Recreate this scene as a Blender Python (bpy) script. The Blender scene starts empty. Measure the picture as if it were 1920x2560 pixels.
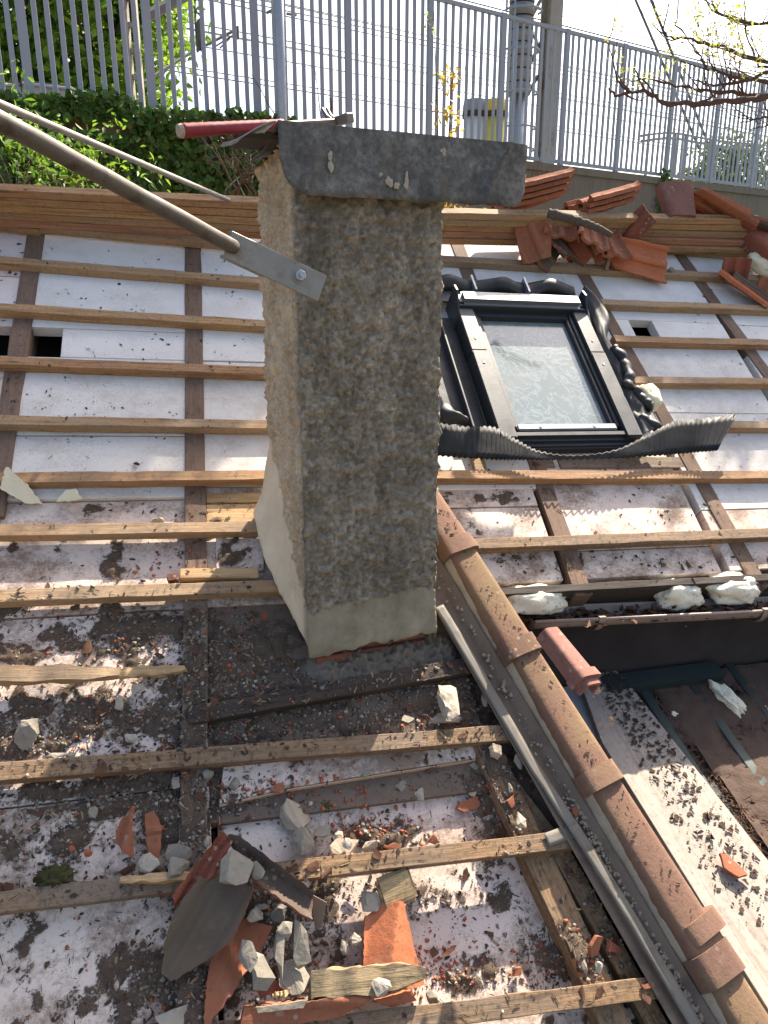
import bpy, bmesh, math, random
import numpy as np
from mathutils import Matrix, Vector, noise as mnoise
random.seed(7); rng = np.random.default_rng(7)
SC = bpy.context.scene; COL = SC.collection

# ---------------------------------------------------------------- camera, sky, sun, exposure
CZ = 5.0                                   # camera height above the yard (m)
FPX = 1890.0; PITCH = math.radians(16.3)   # focal length in photo pixels (1920x2560), tilt down
cam_d = bpy.data.cameras.new('camera'); cam = bpy.data.objects.new('camera', cam_d); COL.objects.link(cam)
cam_d.sensor_fit = 'VERTICAL'; cam_d.sensor_height = 24.0; cam_d.lens = 24.0 * FPX / 2560.0
cam_d.clip_start = 0.05; cam_d.clip_end = 4000
cam.location = (0, 0, CZ); cam.rotation_euler = (math.pi / 2 - PITCH, 0, 0)
SC.camera = cam
SUN_AZ = math.radians(32.0)                # to the right of straight ahead
SUN_EL = math.radians(49.0)
w = bpy.data.worlds.new('World'); SC.world = w; w.use_nodes = True
wn = w.node_tree.nodes; wl = w.node_tree.links
sky = wn.new('ShaderNodeTexSky'); sky.sky_type = 'NISHITA'; sky.sun_disc = False
sky.sun_elevation = SUN_EL; sky.sun_rotation = SUN_AZ
sky.air_density = 1.0; sky.dust_density = 4.0; sky.ozone_density = 0.5
wl.new(sky.outputs[0], wn['Background'].inputs[0]); wn['Background'].inputs[1].default_value = 0.095
sl = bpy.data.lights.new('sun', 'SUN'); sl.energy = 4.8; sl.angle = math.radians(0.5); sl.color = (1.0, 0.90, 0.76)
so = bpy.data.objects.new('sun', sl); COL.objects.link(so)
SDIR = Vector((math.cos(SUN_EL) * math.sin(SUN_AZ), math.cos(SUN_EL) * math.cos(SUN_AZ), math.sin(SUN_EL)))
so.rotation_euler = SDIR.to_track_quat('Z', 'Y').to_euler(); so.location = (6, 6, 14)
SC.view_settings.view_transform = 'Standard'; SC.view_settings.look = 'None'
SC.view_settings.gamma = 1.0; SC.view_settings.use_curve_mapping = False
SC.view_settings.exposure = 1.72

# ---------------------------------------------------------------- geometry helpers
FW = Vector((0, math.cos(PITCH), -math.sin(PITCH))); UP = Vector((0, math.sin(PITCH), math.cos(PITCH))); RT = Vector((1, 0, 0))
CAM = Vector((0, 0, CZ))
def ray(x, y): return FW + RT * ((x - 960) / FPX) + UP * ((1280 - y) / FPX)
def at(x, y, depth): return CAM + ray(x, y) * depth
# the stripped roof: u runs along the battens, v up the slope, n out of it; n = 0 is the battens' upper face
RU = ray(8000, 1110).normalized(); RV = ray(465, -1500); RV = (RV - RU * RV.dot(RU)).normalized(); RN = RU.cross(RV)
RH = 2.6
def roof(u, v, n=0.0): return CAM + RU * u + RV * v + RN * (n - RH)
def on(x, y, n=0.0):
    d = ray(x, y); t = (n - RH) / d.dot(RN); p = d * t
    return p.dot(RU), p.dot(RV)
def on3(x, y, n=0.0):
    u, v = on(x, y, n); return roof(u, v, n)
RROT = Matrix((RU, RV, RN)).transposed()
def rmat(u, v, n=0.0, rz=0.0, rx=0.0, ry=0.0):
    m = RROT @ Matrix.Rotation(rz, 3, 'Z') @ Matrix.Rotation(rx, 3, 'X') @ Matrix.Rotation(ry, 3, 'Y')
    return Matrix.Translation(roof(u, v, n)) @ m.to_4x4()
def T(p): return Matrix.Translation(Vector(p))
WORLD = {}
def obj(name, me, mat=None, parent=None, mw=None):
    o = bpy.data.objects.new(name, me); COL.objects.link(o)
    mw = mw if mw is not None else Matrix.Identity(4)
    WORLD[o.name] = mw.copy()
    if parent is not None:
        o.parent = parent; o.matrix_basis = WORLD[parent.name].inverted() @ mw
    else: o.matrix_basis = mw
    if mat is not None and me is not None and len(me.materials) == 0: me.materials.append(MAT[mat] if isinstance(mat, str) else mat)
    return o
def tag(o, label=None, cat=None, group=None, kind=None):
    if label: o['label'] = label
    if cat: o['category'] = cat
    if group: o['group'] = group
    if kind: o['kind'] = kind
    return o
def empty(name, mw, label, cat, group=None):
    o = obj(name, None, None, None, mw); o.empty_display_size = 0.1
    return tag(o, label, cat, group)
class MB:
    def __init__(s): s.v = []; s.f = []
    def add(s, vs, fs):
        b = len(s.v); s.v += [tuple(v) for v in vs]; s.f += [tuple(i + b for i in f) for f in fs]; return s
    def box(s, c, d, m=None):
        x, y, z = [q / 2 for q in d]; c = Vector(c)
        vs = [Vector((a * x, b * y, e * z)) for a in (-1, 1) for b in (-1, 1) for e in (-1, 1)]
        vs = [c + (m @ q if m else q) for q in vs]
        return s.add(vs, [(0, 1, 3, 2), (4, 6, 7, 5), (0, 4, 5, 1), (2, 3, 7, 6), (0, 2, 6, 4), (1, 5, 7, 3)])
    def tube(s, path, r, seg=8, cap=True):
        path = [Vector(p) for p in path]; n = len(path); rr = r if hasattr(r, '__len__') else [r] * n
        vs = []; fs = []; prev = None
        for i, p in enumerate(path):
            t = (path[min(i + 1, n - 1)] - path[max(i - 1, 0)]).normalized()
            if prev is None: a = t.orthogonal().normalized()
            else:
                a = prev - t * prev.dot(t); a = a.normalized() if a.length > 1e-6 else t.orthogonal().normalized()
            prev = a; b = t.cross(a)
            for k in range(seg):
                q = 2 * math.pi * k / seg; vs.append(p + (a * math.cos(q) + b * math.sin(q)) * rr[i])
        for i in range(n - 1):
            for k in range(seg):
                k2 = (k + 1) % seg; fs.append((i * seg + k, i * seg + k2, (i + 1) * seg + k2, (i + 1) * seg + k))
        if cap: fs.append(tuple(range(seg - 1, -1, -1))); fs.append(tuple((n - 1) * seg + k for k in range(seg)))
        return s.add(vs, fs)
    def prism(s, poly, z0, z1):
        n = len(poly); vs = [(p[0], p[1], z0) for p in poly] + [(p[0], p[1], z1) for p in poly]
        a = sum(poly[i][0] * poly[(i + 1) % n][1] - poly[(i + 1) % n][0] * poly[i][1] for i in range(n))
        fs = [tuple(range(n - 1, -1, -1)), tuple(range(n, 2 * n))] + [(i, (i + 1) % n, n + (i + 1) % n, n + i) for i in range(n)]
        if a < 0: fs = [tuple(reversed(f)) for f in fs]
        return s.add(vs, fs)
    def mesh(s, name='mesh', smooth=False):
        me = bpy.data.meshes.new(name); me.from_pydata(s.v, [], s.f); me.validate()
        if smooth: me.polygons.foreach_set('use_smooth', [True] * len(me.polygons))
        me.update(); return me
    def build(s, name, mat, parent=None, mw=None, smooth=False):
        # geometry is given in local space of mw
        return obj(name, s.mesh(name, smooth), mat, parent, mw)
def bevel(me, w, seg=1, ang=40):
    bm = bmesh.new(); bm.from_mesh(me)
    es = [e for e in bm.edges if len(e.link_faces) == 2 and e.calc_face_angle(0) > math.radians(ang)]
    bmesh.ops.bevel(bm, geom=es, offset=w, segments=seg, affect='EDGES', clamp_overlap=True)
    bm.to_mesh(me); bm.free(); return me
def fast_mesh(name, V, F):
    V = np.asarray(V, np.float32); F = np.asarray(F, np.int32); k = F.shape[1]
    me = bpy.data.meshes.new(name); me.vertices.add(len(V)); me.vertices.foreach_set('co', V.ravel())
    me.loops.add(F.size); me.loops.foreach_set('vertex_index', F.ravel())
    me.polygons.add(len(F)); me.polygons.foreach_set('loop_start', np.arange(0, F.size, k, dtype=np.int32))
    me.update(calc_edges=True); me.validate(); return me
def smooth(me, ang=None):
    me.polygons.foreach_set('use_smooth', [True] * len(me.polygons)); me.update()
    if ang: me.set_sharp_from_angle(angle=math.radians(ang))
    return me
def vnoise(P, seed=0):
    P = np.asarray(P, float); I = np.floor(P).astype(np.int64); Fr = P - I; Fr = Fr * Fr * (3 - 2 * Fr)
    d = P.shape[1]; out = np.zeros(len(P))
    for c in range(2 ** d):
        h = np.full(len(P), seed * 374761393 + 1442695, np.int64); wgt = np.ones(len(P))
        for a in range(d):
            b = (c >> a) & 1; h = (h ^ ((I[:, a] + b) * (73856093, 19349663, 83492791)[a])) * 1103515245 & 0x7fffffff
            wgt *= Fr[:, a] if b else 1 - Fr[:, a]
        h ^= h >> 13; h = h * 1274126177 & 0x7fffffff; h ^= h >> 16
        out += wgt * ((h & 0xffff) / 65535.0)
    return out
def fbm(P, oct=4, seed=0, gain=.5):
    P = np.asarray(P, float); a = 1; s = 0; t = 0
    for o in range(oct): s = s + a * vnoise(P * 2 ** o + 17.3 * o, seed + o); t += a; a *= gain
    return s / t

# ---------------------------------------------------------------- materials
MAT = {}
class N:
    def __init__(s, name):
        s.m = bpy.data.materials.new(name); s.m.use_nodes = True; s.nt = s.m.node_tree; s.b = s.nt.nodes['Principled BSDF']; MAT[name] = s.m
        s.tc = s.nt.nodes.new('ShaderNodeTexCoord'); s.oi = s.nt.nodes.new('ShaderNodeObjectInfo')
    def n(s, t): return s.nt.nodes.new(t)
    def l(s, a, b): s.nt.links.new(a, b)
    def put(s, sock, v):
        if isinstance(v, bpy.types.NodeSocket): s.l(v, sock)
        else: sock.default_value = v
    def math(s, op, a, b=0.0, clamp=False):
        n = s.n('ShaderNodeMath'); n.operation = op; n.use_clamp = clamp; s.put(n.inputs[0], a); s.put(n.inputs[1], b); return n.outputs[0]
    def vec(s, scale=(1, 1, 1), rand=True, src='Object', rot=(0, 0, 0)):
        m = s.n('ShaderNodeMapping'); m.inputs['Scale'].default_value = scale; m.inputs['Rotation'].default_value = rot
        if rand:
            q = s.n('ShaderNodeVectorMath'); q.operation = 'ADD'; k = s.n('ShaderNodeVectorMath'); k.operation = 'SCALE'
            c = s.n('ShaderNodeCombineXYZ'); 
            for i in range(3): s.l(s.oi.outputs['Random'], c.inputs[i])
            s.l(c.outputs[0], k.inputs[0]); k.inputs['Scale'].default_value = 37.0
            s.l(s.tc.outputs[src], q.inputs[0]); s.l(k.outputs[0], q.inputs[1]); s.l(q.outputs[0], m.inputs[0])
        else: s.l(s.tc.outputs[src], m.inputs[0])
        return m.outputs[0]
    def noise(s, v, scale=5, detail=4, rough=.55, dist=0):
        n = s.n('ShaderNodeTexNoise'); s.l(v, n.inputs['Vector']); n.inputs['Scale'].default_value = scale
        n.inputs['Detail'].default_value = detail; n.inputs['Roughness'].default_value = rough; n.inputs['Distortion'].default_value = dist
        return n.outputs['Fac']
    def voro(s, v, scale=5, feat='F1', rnd=1.0):
        n = s.n('ShaderNodeTexVoronoi'); s.l(v, n.inputs['Vector']); n.inputs['Scale'].default_value = scale; n.feature = feat; n.inputs['Randomness'].default_value = rnd
        return n.outputs['Distance']
    def ramp(s, f, *stops):
        n = s.n('ShaderNodeValToRGB'); s.put(n.inputs[0], f); e = n.color_ramp.elements
        while len(e) < len(stops): e.new(.5)
        for q, (p, c) in zip(e, stops):
            q.position = p; q.color = (c, c, c, 1) if not hasattr(c, '__len__') else (*c, 1)
        return n.outputs[0]
    def mix(s, f, a, b, mode='MIX'):
        n = s.n('ShaderNodeMix'); n.data_type = 'RGBA'; n.blend_type = mode; s.put(n.inputs[0], f)
        s.put(n.inputs[6], (*a, 1) if isinstance(a, tuple) else a); s.put(n.inputs[7], (*b, 1) if isinstance(b, tuple) else b); return n.outputs[2]
    def bump(s, h, strength=.3, dist=.01):
        n = s.n('ShaderNodeBump'); n.inputs['Strength'].default_value = strength; n.inputs['Distance'].default_value = dist
        s.l(h, n.inputs['Height']); s.l(n.outputs[0], s.b.inputs['Normal']); return n
    def attr(s, nm):
        n = s.n('ShaderNodeAttribute'); n.attribute_name = nm; return n.outputs['Fac']
    def done(s, col, rough=.8, metal=0.0, spec=.3):
        s.put(s.b.inputs['Base Color'], (*col, 1) if isinstance(col, tuple) else col)
        s.put(s.b.inputs['Roughness'], rough); s.b.inputs['Metallic'].default_value = metal; s.b.inputs['Specular IOR Level'].default_value = spec
        return s.m
def wood(name, light, dark, grey=(.2, .18, .16), weather=.3, dirt=.3, gs=1.0):
    m = N(name); v = m.vec((1.3 * gs, 26 * gs, 26 * gs)); g = m.noise(v, 2.2, 5, .6, .6); g2 = m.noise(m.vec((6, 160, 160)), 2, 2, .5)
    c = m.ramp(g, (.3, dark), (.52, light), (.75, tuple(min(1, q * 1.15) for q in light)))
    c = m.mix(m.math('MULTIPLY', m.ramp(g2, (.35, 1), (.6, 0)), .35), c, tuple(q * .45 for q in dark))
    kn = m.voro(m.vec((2.2, 9, 9)), 1.3); c = m.mix(m.ramp(kn, (.05, .85), (.13, 0.0)), c, tuple(q * .35 for q in dark))
    big = m.noise(m.vec((1.5, 3, 3)), 2, 4, .6); tone = m.math('MULTIPLY', m.oi.outputs['Random'], .3)
    c = m.mix(m.math('MULTIPLY', m.ramp(m.math('ADD', big, tone), (.45, 0), (.8, 1)), weather), c, grey)
    d = m.noise(m.vec((9, 9, 9)), 6, 6, .7); c = m.mix(m.math('MULTIPLY', m.ramp(d, (.5, 0), (.68, 1)), dirt), c, (.035, .026, .02))
    m.bump(m.math('ADD', m.math('MULTIPLY', g2, .5), g), .45, .004); m.done(c, .78)
wood('wood_batten', (.42, .25, .115), (.21, .112, .048), (.28, .215, .15), .65, .4)
wood('wood_orange', (.385, .205, .088), (.19, .088, .038), (.27, .2, .135), .5, .4)
wood('wood_dirty', (.27, .165, .085), (.115, .068, .035), (.16, .135, .11), .7, .7)
wood('wood_dark', (.07, .048, .034), (.03, .02, .015), (.05, .045, .04), .5, .6)
wood('wood_rafter', (.20, .115, .07), (.10, .055, .034), (.15, .115, .09), .5, .4)
wood('wood_pink', (.40, .19, .11), (.24, .10, .055), (.3, .2, .15), .3, .3)
wood('wood_fresh', (.52, .34, .16), (.33, .18, .07), (.3, .25, .2), .15, .15)
wood('wood_bleached', (.37, .31, .25), (.22, .17, .13), (.29, .26, .23), .6, .35, .55)
wood('wood_splinter', (.40, .29, .15), (.12, .075, .04), (.10, .09, .07), .5, .5)

def eps(name, base, speck=.3, stain=.2, pink=.0, dust=(.20, .135, .095)):
    m = N(name); v = m.vec((1, 1, 1))
    c = m.mix(m.noise(v, 3, 3), tuple(q * .92 for q in base), base)
    if pink: c = m.mix(m.math('MULTIPLY', m.ramp(m.noise(m.vec((1.2, 2.5, 1)), 1.5, 3), (.42, 0), (.66, 1)), pink), c, (.60, .37, .29))
    st = m.noise(m.vec((1.4, 1.8, 1)), 3.2, 8, .7); fine = m.noise(v, 70, 4, .75)
    patch = m.ramp(m.math('ADD', m.math('MULTIPLY', st, .72), m.math('MULTIPLY', fine, .28)), (.455, 0), (.60, 1)); c = m.mix(m.math('MULTIPLY', patch, stain), c, dust)
    s1 = m.noise(v, 120, 3, .65); s2 = m.noise(v, 5, 6, .7); sp = m.math('MULTIPLY', m.ramp(s1, (.58, 0), (.65, 1)), m.ramp(s2, (.44, 0.0), (.66, 1)))
    c = m.mix(m.math('MULTIPLY', sp, speck), c, (.07, .048, .036))
    m.bump(m.math('ADD', m.noise(v, 130, 2), m.math('ADD', m.math('MULTIPLY', sp, .6), patch)), .25, .003); m.done(c, .78)
eps('eps_white', (.68, .64, .585), .45, .3)
eps('eps_clean', (.69, .66, .615), .35, .16)
eps('eps_pinkish', (.68, .60, .56), .3, .3, .45)
eps('eps_soiled', (.68, .575, .49), .7, .9, .35, (.21, .14, .095))
m = N('eps_edge'); m.done(m.mix(m.noise(m.vec(), 40, 3), (.42, .29, .2), (.55, .40, .30)), .8)

def roughcast():
    m = N('roughcast'); v = m.vec((1, 1, 1), rand=False); sm = m.attr('smooth_band'); side = m.attr('tan_lit_side'); hgt = m.attr('relief')
    a = m.noise(v, 4.5, 5, .6); b = m.noise(v, 60, 4, .6)
    grey = m.ramp(m.math('ADD', m.math('MULTIPLY', a, .5), m.math('MULTIPLY', b, .5)), (.38, (.18, .152, .116)), (.5, (.33, .286, .22)), (.62, (.55, .48, .38)))
    dk = m.ramp(m.noise(m.vec((1.6, 1.6, 1.1), rand=False), 2.3, 4, .6), (.42, 1), (.62, 0)); grey = m.mix(m.math('MULTIPLY', dk, .35), grey, (.12, .105, .082))
    grey = m.mix(m.math('MULTIPLY', m.ramp(m.noise(v, 30, 3), (.62, 0), (.72, 1)), .4), grey, (.36, .335, .27))
    tan = m.ramp(m.math('ADD', m.math('MULTIPLY', a, .5), m.math('MULTIPLY', b, .5)), (.36, (.42, .31, .19)), (.55, (.70, .55, .38)), (.7, (.80, .66, .48)))  # left flank: its own tan plaster, brightened further in place of missing sunlight
    stk = m.ramp(m.noise(m.vec((7, 7, .55), rand=False), 1.6, 5, .65), (.46, 0), (.66, 1)); grey = m.mix(m.math('MULTIPLY', stk, .42), grey, (.085, .075, .058)); tan = m.mix(m.math('MULTIPLY', stk, .3), tan, (.26, .19, .115))
    pal = m.ramp(m.noise(m.vec((1, 1, .7), rand=False), 6, 5, .6), (.55, 0), (.7, 1)); grey = m.mix(m.math('MULTIPLY', pal, .35), grey, (.46, .41, .33))
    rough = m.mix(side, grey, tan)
    sg = m.ramp(m.noise(m.vec((1.5, 1.5, 1), rand=False), 5, 6, .65), (.35, (.19, .165, .115)), (.55, (.265, .24, .175)), (.7, (.35, .31, .23)))
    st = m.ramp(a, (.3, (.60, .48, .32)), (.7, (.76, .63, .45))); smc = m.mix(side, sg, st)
    c = m.mix(sm, rough, smc); c = m.mix(m.math('MULTIPLY', m.ramp(hgt, (.0, 1), (.38, 0)), m.math('MULTIPLY', m.math('SUBTRACT', .5, sm, True), m.math('SUBTRACT', 1.0, m.math('MULTIPLY', side, .6)))), c, (.05, .043, .034))  # hollows of the roughcast coloured dark, shade painted into the grain
    bp = m.math('MULTIPLY', m.noise(v, 170, 4, .7), m.math('SUBTRACT', 1.15, sm)); m.bump(bp, .9, .007); m.done(c, .92, 0, .15)
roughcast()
def clay(name, c1, c2, moss=0.0, grime=.3, dustc=(.45, .36, .28), mossc=(.14, .13, .045)):
    m = N(name); v = m.vec(); a = m.noise(v, 7, 6, .65); c = m.mix(a, c1, c2)
    c = m.mix(m.math('MULTIPLY', m.ramp(m.noise(v, 3, 5, .7), (.48, 0), (.7, 1)), grime), c, (.075, .055, .045))
    c = m.mix(m.math('MULTIPLY', m.ramp(m.noise(v, 14, 5, .7), (.55, 0), (.75, 1)), .3), c, dustc)
    c = m.mix(m.math('MULTIPLY', m.oi.outputs['Random'], .35), c, tuple(q * .55 for q in c2))
    c = m.mix(m.math('MULTIPLY', m.ramp(m.noise(v, 55, 4, .75), (.56, 0), (.66, 1)), .45), c, (.06, .045, .036))
    c = m.mix(m.math('MULTIPLY', m.math('MULTIPLY', m.ramp(m.voro(v, 34), (.16, 1), (.3, 0)), m.ramp(m.noise(v, 6, 4), (.52, 0), (.62, 1))), .5), c, dustc)
    if moss: c = m.mix(m.math('MULTIPLY', m.ramp(m.noise(v, 2.6, 5, .6), (.45, 0), (.62, 1)), moss), c, mossc)
    m.bump(m.math('ADD', a, m.math('MULTIPLY', m.noise(v, 80, 4, .7), .6)), .55, .005); m.done(c, .88, 0, .2)
clay('clay_orange', (.37, .145, .075), (.26, .093, .05), 0, .45)
clay('clay_new', (.50, .18, .085), (.38, .118, .055), 0, .2)
clay('clay_red', (.30, .098, .058), (.22, .068, .042), 0, .4)
clay('clay_hip', (.27, .155, .105), (.175, .098, .07), .45, .6, (.38, .28, .2), (.22, .165, .075))
clay('clay_hip_collar', (.25, .14, .098), (.17, .094, .067), .2, .55)
clay('clay_grime', (.15, .105, .078), (.07, .053, .042), .22, .5, (.26, .215, .17), (.13, .12, .075))
clay('clay_plum', (.28, .135, .105), (.2, .095, .075), 0, .4)
clay('brick', (.26, .09, .055), (.17, .058, .038), 0, .7)
def stone(name, c1, c2, bs=30, rough=.9):
    m = N(name); v = m.vec(); c = m.mix(m.noise(v, 9, 6, .65), c1, c2); c = m.mix(m.math('MULTIPLY', m.ramp(m.noise(v, 60, 3), (.56, 0), (.7, 1)), .5), c, tuple(q * .5 for q in c1))
    m.bump(m.noise(v, bs, 6, .7), .6, .006); m.done(c, rough, 0, .2)
stone('plaster_grey', (.30, .265, .21), (.18, .157, .122))
stone('plaster_pale', (.42, .37, .295), (.28, .24, .185))
stone('plaster_tan', (.42, .34, .25), (.33, .27, .2))
stone('mortar_grey', (.22, .20, .17), (.14, .125, .105), 50)
stone('gravel', (.32, .275, .22), (.11, .09, .07))
stone('gravel_light', (.5, .45, .38), (.28, .245, .2))
stone('crumbs_red', (.44, .13, .06), (.3, .09, .045))
stone('mortar_brown', (.22, .18, .135), (.10, .08, .06), 50)
stone('soil', (.15, .108, .078), (.05, .036, .027), 60)
m = N('soil_cover'); v = m.vec(rand=False); c = m.mix(m.noise(v, 14, 6, .7), (.052, .037, .028), (.16, .115, .083)); c = m.mix(m.math('MULTIPLY', m.ramp(m.noise(v, 90, 4, .7), (.56, 0), (.68, 1)), .5), c, (.26, .205, .15))
al = m.math('ADD', m.math('MULTIPLY', m.noise(v, 30, 4, .7), .45), m.math('MULTIPLY', m.noise(v, 150, 3, .7), .55)); al = m.math('ADD', al, m.attr('cover'))
m.put(m.b.inputs['Alpha'], m.ramp(m.math('SUBTRACT', al, .62, True), (.30, 0), (.36, 1))); m.bump(m.noise(v, 70, 6, .75), .8, .008); m.done(c, .95, 0, .1)
stone('dust', (.20, .15, .115), (.11, .082, .062), 60)
stone('litter', (.085, .058, .043), (.032, .023, .018))
stone('litter_brown', (.14, .075, .045), (.07, .036, .022))
stone('litter_straw', (.36, .26, .15), (.22, .15, .08))
stone('moss', (.075, .068, .024), (.038, .036, .014), 80)
m = N('concrete_wall'); v = m.vec(); stv = m.vec((3, 3, .25)); c = m.mix(m.noise(v, 2, 5), (.18, .172, .14), (.12, .115, .092)); c = m.mix(m.math('MULTIPLY', m.ramp(m.noise(stv, 3, 5, .7), (.5, 0), (.68, 1)), .55), c, (.075, .075, .05)); m.bump(m.noise(v, 25, 5), .4, .01); m.done(c, .95)
def metal(name, c1, c2, rough=.5, met=.6, sc=6, stain=None, sa=.0):
    m = N(name); v = m.vec(); c = m.mix(m.noise(v, sc, 6, .65), c1, c2)
    if stain: c = m.mix(m.math('MULTIPLY', m.ramp(m.noise(v, sc * .8, 6, .7), (.52, 0), (.66, 1)), sa), c, stain)
    m.bump(m.noise(v, 50, 4), .12, .003); m.done(c, m.ramp(m.noise(v, sc * 2, 4), (.3, rough * .8), (.7, min(1, rough * 1.2))), met, .4)
metal('fence_paint', (.215, .255, .30), (.25, .295, .34), .5, .1, 3)
metal('galvanised', (.40, .42, .44), (.28, .30, .32), .45, .7, 14)
metal('steel_pole', (.06, .05, .04), (.17, .15, .122), .65, .3, 11, (.05, .03, .02), .9)
metal('plate_steel', (.29, .275, .24), (.19, .18, .158), .55, .45, 10, (.15, .075, .035), .7)
m = N('cap_zinc'); v = m.vec(rand=False); a_ = m.noise(v, 11, 8, .72); b_ = m.noise(m.vec((9, 9, 1.2), rand=False), 3, 5, .7); c_ = m.noise(v, 70, 4, .7)
c = m.ramp(m.math('ADD', m.math('MULTIPLY', a_, .65), m.math('MULTIPLY', c_, .35)), (.36, (.045, .044, .042)), (.5, (.105, .102, .096)), (.62, (.20, .195, .185)), (.75, (.34, .33, .31)))
c = m.mix(m.math('MULTIPLY', m.ramp(b_, (.52, 0), (.66, 1)), .55), c, (.15, .125, .095)); c = m.mix(m.math('MULTIPLY', m.ramp(m.noise(v, 4, 5, .7), (.5, 0), (.64, 1)), .5), c, (.045, .044, .042))
m.bump(m.math('ADD', a_, m.math('MULTIPLY', c_, .5)), .35, .004); m.done(c, .75, .15, .3)
metal('flash_lead', (.13, .115, .095), (.21, .19, .158), .8, .05, 8, (.10, .075, .055), .6)
metal('flash_brown', (.15, .105, .074), (.21, .155, .112), .85, .0, 6, (.07, .05, .038), .6)
metal('grey_sheet', (.24, .27, .29), (.30, .325, .34), .5, .3, 4, (.13, .12, .11), .3)
metal('gutter_brown', (.31, .24, .20), (.23, .175, .145), .45, .2, 7, (.10, .075, .06), .4)
metal('green_sheet', (.030, .044, .041), (.022, .034, .032), .55, .2, 5, (.05, .04, .035), .5)
metal('frame_grey', (.024, .028, .032), (.03, .035, .039), .45, .1, 4)
metal('frame_silver', (.24, .25, .26), (.20, .21, .22), .38, .7, 4)
metal('rubber', (.016, .016, .017), (.03, .03, .03), .55, 0, 10, (.07, .062, .05), .35)
metal('apron', (.009, .009, .009), (.016, .016, .016), .7, 0, 10, (.03, .027, .024), .3)
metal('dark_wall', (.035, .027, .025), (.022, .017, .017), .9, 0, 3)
metal('rust_post', (.33, .31, .27), (.27, .25, .21), .8, .1, 2.5, (.13, .055, .03), .95)
metal('pole_pale', (.24, .235, .215), (.19, .185, .17), .8, 0, 5, (.1, .09, .08), .5)
metal('mast_steel', (.12, .115, .11), (.18, .17, .16), .7, .4, 4)
metal('wire', (.06, .06, .065), (.09, .09, .09), .5, .5, 4)
metal('red_grip', (.25, .02, .028), (.19, .014, .02), .6, 0, 20, (.06, .01, .012), .5)
metal('hammer_steel', (.14, .105, .085), (.22, .19, .17), .55, .6, 20)
metal('bin_grey', (.2, .21, .22), (.25, .26, .27), .6, 0, 4)
metal('bin_yellow', (.62, .46, .03), (.55, .4, .02), .5, 0, 4)
metal('bag_white', (.6, .62, .62), (.5, .52, .52), .4, 0, 4)
metal('bag_yellow', (.62, .55, .07), (.55, .47, .05), .4, 0, 4)
metal('grey_pvc', (.33, .33, .32), (.28, .28, .27), .6, 0, 4, (.12, .11, .1), .5)
metal('black_slot', (.03, .03, .03), (.04, .04, .04), .8, 0, 4)
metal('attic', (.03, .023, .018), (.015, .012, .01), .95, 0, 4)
m = N('roof_dirt'); v = m.vec(); m.bump(m.noise(v, 40, 6, .7), .7, .01); m.done(m.mix(m.noise(v, 12, 6, .7), (.045, .03, .024), (.12, .078, .056)), .95)
m = N('foam'); v = m.vec(); c = m.mix(m.noise(v, 8, 5), (.80, .78, .68), (.72, .62, .42)); c = m.mix(m.math('MULTIPLY', m.ramp(m.noise(v, 22, 5, .7), (.57, 0), (.68, 1)), .75), c, (.05, .045, .035)); m.bump(m.noise(v, 30, 5), .5, .01); m.done(c, .8)
m = N('foam_yellow'); v = m.vec(); c = m.mix(m.noise(v, 12, 5), (.66, .58, .36), (.74, .70, .55)); m.bump(m.noise(v, 60, 5), .5, .006); m.done(c, .8)
m = N('glass_obscured'); v = m.vec(); 
wv = m.voro(m.vec((1, 1, 1)), 9, 'DISTANCE_TO_EDGE'); dn = m.noise(v, 7, 5, .6, 1.6); ln = m.ramp(m.math('ABSOLUTE', m.math('SUBTRACT', dn, .5)), (.0, 1), (.035, 0))
c = m.mix(m.noise(v, 5, 4), (.11, .155, .165), (.21, .23, .21)); c = m.mix(m.math('MULTIPLY', ln, .35), c, (.34, .41, .43))
m.bump(m.math('ADD', m.math('MULTIPLY', ln, .5), m.noise(v, 18, 4)), .12, .004); m.done(c, .13, 0, .6); m.b.inputs['Coat Weight'].default_value = 1.0; m.b.inputs['Coat Roughness'].default_value = .06
def leafm(name, c1, c2, tr=.4):
    m = N(name); g = m.n('ShaderNodeNewGeometry'); r = g.outputs['Random Per Island']
    c = m.mix(r, c1, c2); m.done(c, .5, 0, .3)
    t = m.n('ShaderNodeBsdfTranslucent'); m.l(m.mix(.5, c, (1, .95, .3), 'MULTIPLY'), t.inputs[0]); ms = m.n('ShaderNodeMixShader'); ms.inputs[0].default_value = tr
    t.inputs[0].default_value = (1, 1, 1, 1)
    m.l(m.b.outputs[0], ms.inputs[1]); m.l(t.outputs[0], ms.inputs[2]); m.l(ms.outputs[0], m.nt.nodes['Material Output'].inputs[0])
leafm('leaf_chestnut', (.10, .21, .025), (.26, .39, .055), .6)
leafm('leaf_ivy', (.03, .085, .015), (.08, .17, .03), .3)
leafm('leaf_far', (.07, .12, .05), (.13, .19, .08), .4)
leafm('leaf_yellow', (.45, .36, .04), (.38, .24, .04), .5)
leafm('leaf_spring', (.30, .33, .06), (.42, .44, .12), .5)
leafm('leaf_fern', (.09, .21, .025), (.2, .33, .05), .5)
stone('bark', (.12, .095, .075), (.065, .05, .042), 40)
stone('bark_reddish', (.13, .075, .055), (.07, .045, .036), 40)
m = N('ground_soil'); m.done(m.mix(m.noise(m.vec(), 1, 5), (.09, .075, .05), (.14, .12, .08)), .95)
m = N('ballast'); m.done(m.mix(m.noise(m.vec(), 3, 5), (.2, .18, .16), (.12, .11, .1)), .95)
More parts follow.
